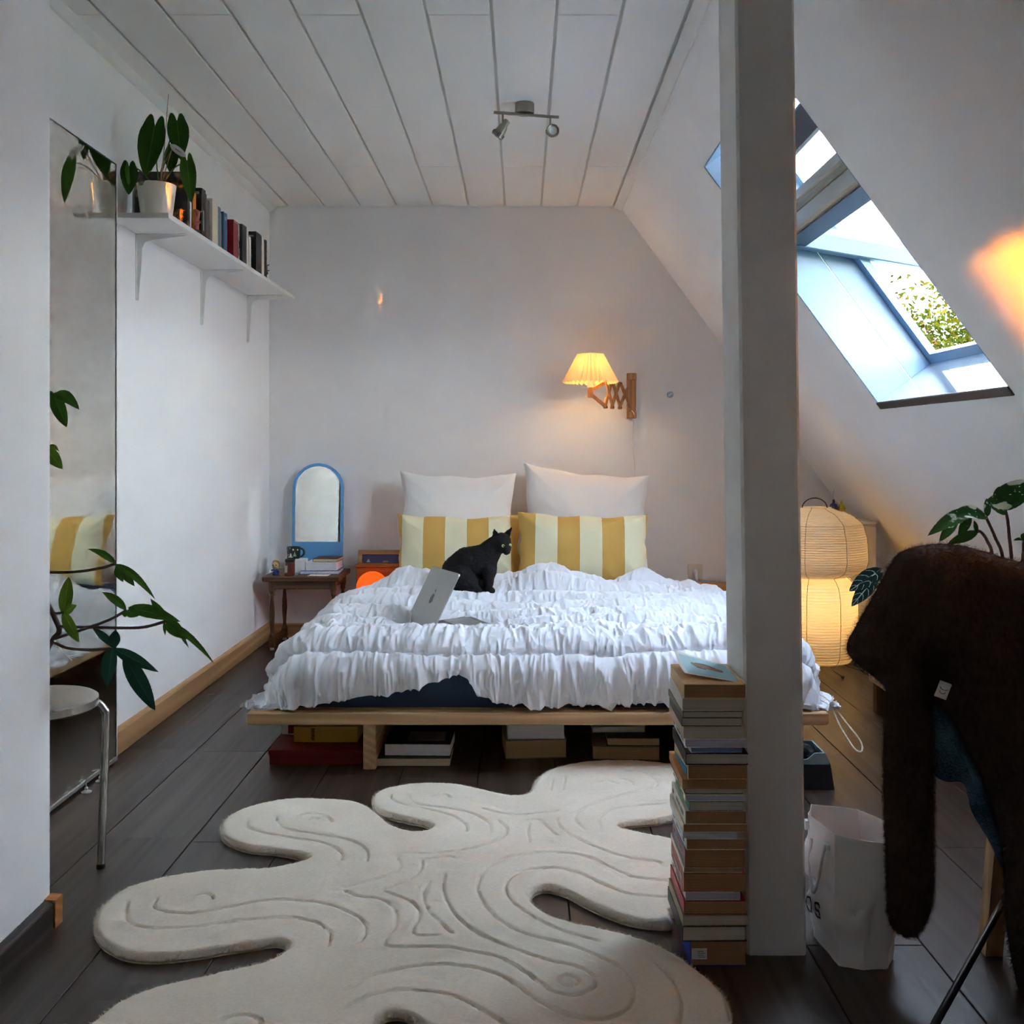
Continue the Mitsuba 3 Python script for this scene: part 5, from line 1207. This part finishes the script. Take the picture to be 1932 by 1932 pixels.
obj('sheet', card_patch(sbox(0, 0, 1, 1), .0), 'card_white', pc); obj('printed_ground', card_patch(sbox(.07, .07, .94, .94), .0007, .0002), 'card_blue', pc)
obj('printed_animal', card_patch(LineString([(.34, .42), (.45, .40), (.60, .47), (.70, .50)]).buffer(.075).union(Point(.28, .36).buffer(.05)), .001, .0002), 'card_brown', pc)
obj('printed_shadow', card_patch(LineString([(.33, .33), (.50, .32), (.64, .40)]).buffer(.022).union(LineString([(.32, .52), (.45, .55)]).buffer(.018)), .0013, .0002), 'card_grey', pc)

# ---------------------------------------------------------------- things stored under the bed
mat('box_red', srgb(98, 30, 26), .6, .3)
rbx = thing('red_box', 'flat dark red box under the front left of the bed', 'box')
obj('tray', bx(-.873, -.550, 3.478, 3.74, 0, .036, .002), 'box_red', rbx); obj('lid', bx(-.876, -.548, 3.475, 3.743, .034, .052, .002), 'box_red', rbx)
yk = book(-.808, -.582, 3.565, 3.72, .0523, .108, cover('b08a26'), CR, 'yellow book with black lettering on the dark red box under the bed', axis='z', spine='-y')
g = np.random.default_rng(2)
lt_ = []
for j in range(7):
    zz = .059 + j * .0062
    lt_.append(bx(-.742 - g.uniform(0, .006), -.735, 3.5635, 3.5655, zz, zz + .002, .0002)); lt_.append(bx(-.746, -.736 + g.uniform(0, .006), 3.5635, 3.5655, zz + .0025, zz + .0042, .0002))
obj('spine_lettering', cat(lt_), 'black_plastic', yk)
pbk = thing('picture_book', 'cream book with a red arched print standing behind the yellow book under the bed', 'book')
obj('cover', bx(-.872, -.80, 3.66, 3.70, .0523, .150, .001), 'lacquer_white', pbk)
obj('printed_arch', ext(Polygon([(.022, 0), (.070, 0), (.070, .085)] + [(.046 + .024 * math.cos(a), .06 + .03 * math.sin(a)) for a in np.linspace(.2, math.pi, 10)]), .0006, frame_at((-.872, 3.6596, .056), (1, 0, 0), (0, 0, 1))), 'box_red', pbk)
book(-.500, -.246, 3.455, 3.66, .0004, .030, cover('2c4026'), CR, 'dark green book with cream pages, lowest of the pile right of the bed support', 'books under the bed', spine='+y')
k2 = book(-.474, -.244, 3.472, 3.66, .0305, .074, cover('141516'), WH, 'black covered book with bright white pages on the dark green book under the bed', 'books under the bed', spine='+y', yaw=-1.5)
mat('cover_art2', srgb(96, 90, 86), .4, .4)
obj('cover_print', bx(-.40, -.27, 3.51, 3.62, .0741, .0746, .0001), 'cover_art2', k2)
book(-.068, .150, 3.545, 3.74, .0004, .066, cover('6e665a'), TN, 'thick tan paged book at the bottom of the middle pile under the bed', 'books under the bed', spine='+y', yaw=5)
book(-.055, .148, 3.555, 3.74, .0665, .132, cover('d6d8d6'), WH, 'thick white book on the tan one, pushed up under the bed platform', 'books under the bed', spine='+y', yaw=2)
book(.252, .488, 3.53, 3.72, .0004, .047, cover('6a5a4a'), TN, 'wide tan book at the bottom of the right pile under the bed', 'books under the bed', spine='+y', yaw=-3)
book(.300, .486, 3.535, 3.70, .0475, .076, cover('1a1918'), TN, 'small black covered book on the right pile under the bed', 'books under the bed', spine='+y', yaw=-1)
book(.25, .44, 3.60, 3.76, .0765, .098, cover('8a9296'), GR, 'grey blue book on top of the right pile under the bed', 'books under the bed', spine='+y', yaw=1)

# dark tub with a pale rim beside the post
mat('tub_dark', srgb(30, 36, 44), .45, .4); mat('tub_blue', srgb(128, 158, 172), .4, .4)
tb = thing('tub', 'dark storage tub with a pale blue cut out rim on the floor beside the post', 'tub')
def frust(x0, x1, y0, y1, z0, z1, t):
    a = hullm([(x, y, z0) for x in (x0, x1) for y in (y0, y1)] + [(x, y, z1) for x in (x0 + t, x1 - t) for y in (y0 + t * .4, y1 - t * .4)])
    return a
obj('body', frust(.70, 1.000, 3.222, 3.372, 0, .083, .012), 'tub_dark', tb)
rim = Polygon([(0, 0), (.268, 0), (.252, .036), (.222, .036), (.206, .022), (.196, .016), (.14, .013), (.06, .013), (.05, .030), (.016, .036)])
obj('rim', ext(rim, .006, frame_at((.716, 3.230, .081), (1, 0, 0), (0, .02, 1))), 'tub_blue', tb); obj('rim', ext(rim, .006, frame_at((.716, 3.368, .081), (1, 0, 0), (0, 0, 1))), 'tub_blue', tb)
obj('rim_side', cat(hullm([(.983, y, .083) for y in (3.228, 3.368)] + [(.989, y, .083) for y in (3.228, 3.368)] + [(.967, y, .116) for y in (3.228, 3.368)] + [(.972, y, .116) for y in (3.228, 3.368)])), 'tub_blue', tb)
bgm = blob([(((.76, 3.30, .10), .045), ((.85, 3.30, .105), .05)), (((.85, 3.30, .105), .05), ((.93, 3.30, .09), .030)), (((.80, 3.28, .13), .02), ((.90, 3.29, .115), .022))], .008, 4)
v = np.array(bgm.vertices); bgm.vertices = v + bgm.vertex_normals * ((meshkit.noise(v * 60, 3) - .5) * .014)[:, None]
mat('black_cloth', srgb(16, 16, 18), .55, .4)
tag(obj('black_cloth_bundle', bgm, 'black_cloth', smooth=30), 'crumpled black cloth filling the dark storage tub', 'cloth')

# ---------------------------------------------------------------- paper bag
def resample(p, n):
    p = np.asarray(p, float); q = np.vstack([p, p[:1]]); d = np.r_[0, np.cumsum(np.linalg.norm(np.diff(q, axis=0), axis=1))]
    return np.column_stack([np.interp(np.linspace(0, d[-1], n, endpoint=False), d, q[:, i]) for i in range(2)])
rim_ = [(.645, 2.269), (.666, 2.146), (.727, 2.108), (.786, 2.092), (.832, 2.15), (.80, 2.225), (.765, 2.296), (.719, 2.316), (.668, 2.330)]
base_ = [(.655, 2.262), (.671, 2.133), (.718, 2.115), (.768, 2.120), (.798, 2.165), (.800, 2.225), (.79, 2.29), (.725, 2.30), (.664, 2.30)]
NB, NR = 108, 40
def corner_ring(p, n): return np.vstack([np.linspace(p[i], p[(i + 1) % len(p)], n // len(p), endpoint=False) for i in range(len(p))])
ra, rb2 = corner_ring(np.array(base_), NB), corner_ring(np.array(rim_), NB)
V = []
for j, s in enumerate(np.linspace(0, 1, NR)):
    r = ra * (1 - s) + rb2 * s; z = .272 * s
    c = r.mean(0); out = (r - c) / np.linalg.norm(r - c, axis=1, keepdims=True)
    q = np.column_stack([r * 13, np.full(NB, z * 11)])
    f1 = np.abs(meshkit.noise(q, 5) * 2 - 1); f2 = np.abs(meshkit.noise(q * 1.9 + 9, 6) * 2 - 1)
    k = math.sin(math.pi * min(1, s * 1.15)) if s < .87 else .15
    r = r + out * ((f1 - .28) * .034 + (f2 - .28) * .018)[:, None] * max(.12, k) + out * .006 * math.sin(math.pi * s)
    V.append(np.column_stack([r, np.full(NB, z)]))
V = np.array(V)
inn = V.copy(); cc = V[:, :, :2].mean(1, keepdims=True); inn[:, :, :2] = cc + (V[:, :, :2] - cc) * .990; inn[0, :, 2] += .002
W = np.concatenate([V, inn[::-1]], 0)
bagm = trimesh.Trimesh(W.reshape(-1, 3), grid_faces(len(W), NB, wrap=True), process=False)
flo = Polygon(V[0, :, :2]).buffer(0)
mat('bag_paper', srgb(222, 218, 216), .75, .25)
bg = thing('paper_bag', 'white paper carrier bag with black letters standing on the floor right of the post', 'bag')
obj('body', bagm, 'bag_paper', bg, smooth=18)
obj('bottom', ext(flo, .0015, frame_at((0, 0, .0004), (1, 0, 0), (0, 1, 0))), 'bag_paper', bg)
# letters on the left side, near its lower edge
le = np.array(V[9, 3]); lb = np.array(V[9, 10])
ldir = unit(lb - le); lup = unit(np.array([-.05, 0, 1]) - ldir * (np.array([-.05, 0, 1]) @ ldir)); lnrm = np.cross(ldir, lup)
if lnrm[0] > 0: lnrm = -lnrm
tx = tri_text('OS', .034, .0012)
vv = np.array(tx.vertices); vv[:, 0] *= .9
near_ = cKDTree(V.reshape(-1, 3))
base_o = le + np.array([0, 0, .012])
wv = base_o + ldir * vv[:, :1] + lup * vv[:, 1:2]
for i in range(len(wv)):
    q_ = V.reshape(-1, 3); ii = np.nonzero((np.abs(q_[:, 1] - wv[i, 1]) < .009) & (np.abs(q_[:, 2] - wv[i, 2]) < .012) & (q_[:, 0] < .70))[0]
    x_ = q_[ii, 0].min() if len(ii) else wv[i, 0]; wv[i, 0] = x_ - .0012 - vv[i, 2]
tx.vertices = wv
obj('lettering', tx, 'black_plastic', bg, label='black letters OS')
ho = V[35, 9]; hp = V[35, 5]
obj('handle', tube(spline([ho + (-.004, 0, -.006), ho + (-.010, .004, -.03), ho + (-.014, .02, -.085), (ho + hp) / 2 + (-.016, .02, -.125), hp + (-.012, .03, -.08), hp + (-.008, .03, -.02)], 30), .0035, 8), 'bag_paper', bg, smooth=True)
obj('handle_tab', bx(ho[0] - .006, ho[0] + .002, ho[1] - .012, ho[1] + .010, ho[2] - .012, ho[2] - .001, .001), 'paper_white', bg)
obj('handle_tab', bx(.636, .646, 2.262, 2.278, .238, .258, .001), 'paper_white', bg)
crm = blob([(((.715, 2.205, .17), .030), ((.755, 2.21, .19), .034)), (((.715, 2.205, .17), .030), ((.725, 2.21, .04), .035))], .008, 4); v = np.array(crm.vertices); crm.vertices = v + crm.vertex_normals * ((meshkit.noise(v * 70, 3) - .5) * .010)[:, None]
mat('kraft', srgb(150, 112, 78), .8, .2)
tag(obj('brown_paper_wad', crm, 'kraft', smooth=25), 'crumpled brown paper inside the white paper bag', 'paper')

# ---------------------------------------------------------------- chair with the brown fleece jacket and jeans
ch = thing('chair', 'wooden chair under the brown fluffy jacket, one pale leg showing', 'chair')
def legm(a, b, w=.019):
    a, b = np.array(a, float), np.array(b, float)
    return hullm([tuple(q + (sx * w, sy * w, 0)) for q in (a, b) for sx in (-1, 1) for sy in (-1, 1)])
for x in (1.018, 1.42): obj('leg', legm((x, 2.19, 0), (x, 2.05, .84)), 'pine_z', ch)
for x in (1.018, 1.42): obj('leg', legm((x, 1.74, 0), (x, 1.76, .43)), 'pine_z', ch)
obj('seat', bx(.995, 1.445, 1.72, 2.10, .43, .455, .006), 'pine_x', ch)
for z in (.56, .68, .79): obj('back_slat', bx(1.0, 1.44, 2.055 - (z - .56) * .16, 2.07 - (z - .56) * .16, z, z + .05, .003), 'pine_x', ch)
obj('stretcher', bx(1.03, 1.41, 2.13, 2.145, .26, .29, .003), 'pine_x', ch)

def f_fleece(p, n, uv):
    k = fbm(p.x * 30, p.y * 30, p.z * 9) * .5 + noise(p.x * 240, p.y * 240, p.z * 70) * .5
    return mix((.018, .011, .0085), (.075, .048, .037), k)
def f_fleece_b(p, n, uv): return noise(p.x * 260, p.y * 260, p.z * 90) + .7 * noise(p.x * 90, p.y * 90, p.z * 35)
mat('fleece', proc(f_fleece), .95, .1, bump=f_fleece_b, bscale=.004, beps=1e-3, sheen=.8)
def jpoly(px_, Y): return Polygon(spline(np.array([((u - CU) * Y / FPX, CAMZ - (v - CV) * Y / FPX) for u, v in px_]), len(px_) * 8, closed=True)).buffer(0)
def jplace(Y): return np.array([[1, 0, 0, 0], [0, 0, -1, Y], [0, 1, 0, 0], [0, 0, 0, 1.]])
JY = 2.02
jp = [(1700, 1042), (1740, 1029), (1790, 1026), (1840, 1035), (1880, 1048), (1932, 1062), (2020, 1085), (2090, 1150), (2130, 1350), (2125, 1600), (2110, 1930), (2040, 2010), (1960, 1985), (1925, 1880), (1902, 1760), (1896, 1660), (1884, 1560), (1856, 1475), (1822, 1405), (1788, 1345), (1742, 1318), (1694, 1316), (1664, 1290), (1640, 1270), (1610, 1246), (1598, 1224), (1606, 1200), (1640, 1140), (1680, 1067)]
body = jpoly(jp, JY)
cav = np.array([(1742 - CU) * JY / FPX, CAMZ - (1275 - CV) * JY / FPX])
def jfront(p, d):
    q = np.column_stack([p, p[:, 0] * 0]); u = np.clip(d / .13, 0, 1)
    fold = .020 * np.sin((p[:, 0] * 30 + p[:, 1] * 9 + 2.2 * (meshkit.fbm(q * 5, 2, 3) - .5) * 4)) * np.clip(d / .06, 0, 1)
    hole = np.exp(-(((p[:, 0] - cav[0]) / .035) ** 2 + ((p[:, 1] - cav[1]) / .055) ** 2))
    return .115 * (1 - (1 - u) ** 2.2) ** .55 + fold * .8 - .10 * hole * u ** .5 + (meshkit.fbm(q * 45, 3, 4) - .5) * .010 + .002
jk = thing('jacket', 'dark brown fluffy jacket draped over the chair at the right edge', 'jacket')
jm = puff(body, .0085, jfront, lambda p, d: .06 * (1 - (1 - np.clip(d / .1, 0, 1)) ** 2.2) ** .6 + .002, jplace(JY))
obj('body', jm, 'fleece', jk, smooth=True)
sl = jpoly([(1690, 1290), (1735, 1300), (1764, 1335), (1768, 1450), (1769, 1600), (1766, 1705), (1752, 1747), (1726, 1774), (1698, 1767), (1686, 1735), (1681, 1600), (1678, 1450), (1682, 1340)], 2.03)
slm = puff(sl, .006, lambda p, d: .042 * (1 - (1 - np.clip(d / .045, 0, 1)) ** 2.2) ** .55 + .006 * np.sin(p[:, 1] * 40 + p[:, 0] * 60) * np.clip(d / .03, 0, 1) + (meshkit.fbm(np.column_stack([p * 45, p[:, 0] * 0]), 3, 6) - .5) * .007 + .002,
           lambda p, d: .042 * (1 - (1 - np.clip(d / .045, 0, 1)) ** 2.2) ** .55 + .002, jplace(2.055))
obj('sleeve', slm, 'fleece', jk, smooth=True)
def fuzz(m, n, L, seed):
    g = np.random.default_rng(seed)
    p, fi = trimesh.sample.sample_surface(m, n, seed=seed)
    nn = m.face_normals[fi]; d = nn * .55 + g.normal(0, .35, p.shape) + np.array([0, 0, -.25]); d /= np.linalg.norm(d, axis=1, keepdims=True)
    s = np.cross(d, g.normal(size=p.shape)); s /= np.linalg.norm(s, axis=1, keepdims=True) + 1e-9
    l = g.uniform(.4, 1.2, (n, 1)) * L
    return trimesh.Trimesh(np.stack([p - s * .0004, p + s * .0004, p + d * l], 1).reshape(-1, 3), np.arange(3 * n).reshape(-1, 3), process=False)
obj('fluff', cat(fuzz(jm, 70000, .013, 1), fuzz(slm, 26000, .010, 2)), 'fleece', jk, kind='stuff')
# the sewn-in label
lo = P(1779, 1302, 1.915)
LMx = frame_at(lo, unit((.93, .1, -.35)), unit((.1, -.05, 1)))
LMx[:3, 1] = unit(LMx[:3, 1] - LMx[:3, 0] * (LMx[:3, 0] @ LMx[:3, 1])); LMx[:3, 2] = np.cross(LMx[:3, 0], LMx[:3, 1])
jl = obj('label', ext(sbox(-.0125, -.016, .0125, .016), .001, LMx), 'paper_white', jk, label='white woven label with a small line drawing')
arc_ = [(.006 * math.cos(a), -.002 + .005 * math.sin(a)) for a in np.linspace(math.pi * 1.05, math.pi * 1.95, 10)]
obj('label_print', ext(shapely.union_all([LineString(arc_).buffer(.0006), LineString([(-.007, .004), (-.003, .001), (.004, .001), (.008, .003)]).buffer(.0006), LineString([(-.008, .005), (-.006, .002)]).buffer(.0005)]), .0004, LMx @ np.array([[1, 0, 0, 0], [0, 1, 0, 0], [0, 0, 1, .001], [0, 0, 0, 1]])), 'card_grey', jl)
def f_denim(p, n, uv):
    k = fbm(p.x * 14, p.y * 14, p.z * 14) * .7 + .3 * noise(p.x * 300, p.y * 300, p.z * 300)
    return mix((.02, .05, .10), (.13, .23, .30), smoothstep(.3, .75, k))
mat('denim', proc(f_denim), .85, .2)
jn = thing('jeans', 'blue jeans hanging over the chair under the brown jacket', 'jeans')
jj = jpoly([(1690, 1285), (1745, 1285), (1815, 1340), (1875, 1440), (1915, 1540), (1925, 1650), (1903, 1655), (1870, 1590), (1838, 1535), (1822, 1482), (1790, 1478), (1765, 1462), (1755, 1415), (1725, 1378), (1700, 1345)], 2.06)
obj('leg', puff(jj, .006, lambda p, d: .022 * (1 - (1 - np.clip(d / .03, 0, 1)) ** 2.2) ** .55 + .006 * np.sin(p[:, 0] * 90 + p[:, 1] * 60) * np.clip(d / .02, 0, 1) + .001, lambda p, d: .02 * np.clip(d / .03, 0, 1) ** .5 + .001, jplace(2.07)), 'denim', jn, smooth=True)
seam = spline([P(u, v, 2.04) for u, v in ((1800, 1405), (1845, 1490), (1885, 1570), (1905, 1635))], 20)
obj('seam', tube(seam, .0028, 6), 'denim', jn)
# slanting metal stand in front of the chair
mat('bar_metal', srgb(70, 66, 62), .3, .5, .8)
msd = thing('metal_stand', 'dark metal tube stand slanting across the floor by the chair leg', 'stand')
a, b = F(1733, 1995), np.array([1.10, 2.20, .19])
obj('leg', tube([a + (0, 0, .007), b], .0075, 12), 'bar_metal', msd, smooth=40)
c = np.array([b[0] * 2 - a[0], b[1], .007]); obj('leg', tube([c, b + (.0, .016, .0)], .0075, 12), 'bar_metal', msd, smooth=40)
obj('hinge', tube([b + (0, -.012, 0), b + (0, .03, 0)], .011, 14), 'black_plastic', msd)
obj('rubber_tip', tube([a, a + (b - a) * .04], .0095, 12), 'black_plastic', msd)

# ---------------------------------------------------------------- low bench and plants under the slope
bn_ = thing('plant_bench', 'low wooden bench under the slope behind the jacket', 'bench')
obj('top', bx(1.445, 2.02, 3.46, 4.20, .125, .168, .003), 'pine_y', bn_)
for x, y in ((1.475, 4.15), (1.475, 3.51), (1.98, 4.15), (1.98, 3.51)): obj('leg', bx(x - .022, x + .022, y - .022, y + .022, 0, .125, .003), 'walnut_z', bn_)
def clay_pot(o, r, h, m, parent):
    obj('pot', lathe([(r * .72, 0), (r * .76, .002), (r, h), (r, h + .006), (r * .93, h + .006), (r * .7, .01), (0, .01), (0, 0), (r * .72, 0)], 36, o), m, parent, smooth=40)
    obj('soil', lathe([(0, h - .004), (r * .94, h - .01)], 28, o), 'soil', parent)
mat('terracotta', srgb(150, 92, 62), .8, .2)
def f_alo(p, n, uv):
    v = dr.abs(uv.x - .5) * 2
    rib = smoothstep(.09, .03, v); side = smoothstep(.93, .99, dr.sin(uv.y * 30 - v * 6.5))
    return mix((.010, .020, .016), (.42, .46, .42), dr.clip(rib * .9 + side * .75, 0, 1))
scene['leaf_black'] = {'type': 'principledthin', 'base_color': proc(f_alo), 'roughness': .3, 'diff_trans': .1, 'eta': 1.4}
al = thing('dark_leaf_plant', 'plant with near black pointed leaves and pale veins right of the paper lamp', 'plant')
ao = (1.60, 4.07, .1685)
clay_pot(ao, .075, .12, 'terracotta', al)
for b, t, Y, w in (((1652, 1082), (1603, 1114), 4.0, .035), ((1644, 1099), (1607, 1143), 3.98, .030), ((1652, 1080), (1664, 1073), 4.03, .014)):
    pb = P(b[0], b[1], Y); heart(pb, P(t[0], t[1], Y - .03), w, (-.2, -.85, .45), 'leaf_black', al, fold=.12, lobe=.18)
    obj('stalk', tube(spline([(ao[0], ao[1], .29), (ao[0] - .03, ao[1], .42), pb + (0, .01, 0)], 14), .0035, 7), 'stem_brown', al, smooth=True)
sk = obj('support_stick', bx(1.505, 1.515, 4.08, 4.09, .28, .60, .001), 'lamp_oak', al)
def f_vari(a, b):
    def fn(p, n, uv):
        k = fbm(p.x * 22, p.y * 22, p.z * 22); s = noise(p.x * 130, p.y * 130, p.z * 130)
        c = mix(a, b, fbm(p.x * 12 + 5, p.y * 12, p.z * 12))
        return mix(c, (.58, .62, .46), dr.clip(smoothstep(.60, .66, k) + smoothstep(.86, .90, s), 0, 1))
    return fn
scene['leaf_vari'] = {'type': 'principledthin', 'base_color': proc(f_vari((.014, .04, .018), (.035, .08, .02))), 'roughness': .3, 'diff_trans': .3, 'eta': 1.4}
vp = thing('variegated_plant', 'plant with large split leaves speckled with white, rising behind the jacket', 'plant')
vo = (1.54, 3.58, .1685)
clay_pot(vo, .095, .16, 'terracotta', vp)
VY = 3.22
def vl(lst, m='leaf_vari'): blades('leaf', vp, lst, m)
def lb(b, t, w, up=(0, -.9, .4), dY=0., **k): return dict(base=P(b[0], b[1], VY), tip=P(t[0], t[1], VY + dY), up=up, width=w, shape=ovl, **k)
vl([lb((1897, 962), (1928, 904), .05, (-.5, -.6, .6), .05), lb((1897, 960), (1860, 948), .035, (0, -.8, .5), -.03), lb((1893, 950), (1885, 918), .03, (0, -.9, .3), .02), lb((1898, 962), (1940, 932), .010, (0, -.7, .6), -.04)])
vl([lb((1860, 975), (1796, 972), .030, (0, -.7, .7), -.03, droop=.1), lb((1835, 966), (1750, 1011), .024, (-.2, -.8, .5), -.05, droop=.14), lb((1830, 972), (1808, 1012), .016, (0, -.9, .2), -.04), lb((1806, 978), (1772, 1022), .016, (-.2, -.9, .2), -.05), lb((1862, 974), (1862, 940), .012, (0, -.9, .2), .03)])
vl([lb((1843, 1004), (1788, 1026), .016, (0, -.9, .3), -.03), lb((1843, 1004), (1838, 982), .008)])
vl([lb((1931, 1022), (1912, 1020), .008, (0, -.6, .8), -.02, droop=.15), lb((1931, 1022), (1944, 1008), .02, (0, -.8, .5))])
for s in ([(1873, 1056), (1862, 1020), (1850, 1003), (1843, 1004)], [(1893, 1060), (1878, 1015), (1866, 988), (1860, 975)], [(1909, 1064), (1904, 1010), (1901, 980), (1897, 962)], [(1930, 1067), (1931, 1040), (1931, 1022)]):
    pts_ = [np.array([vo[0], vo[1], vo[2] + .15]), P(s[0][0] + 4, s[0][1] + 130, VY + .12)] + [P(u, v, VY) for u, v in s]
    obj('stalk', tube(spline(pts_, 30), np.linspace(.0065, .0042, 30), 8), 'stem_brown', vp, smooth=True)
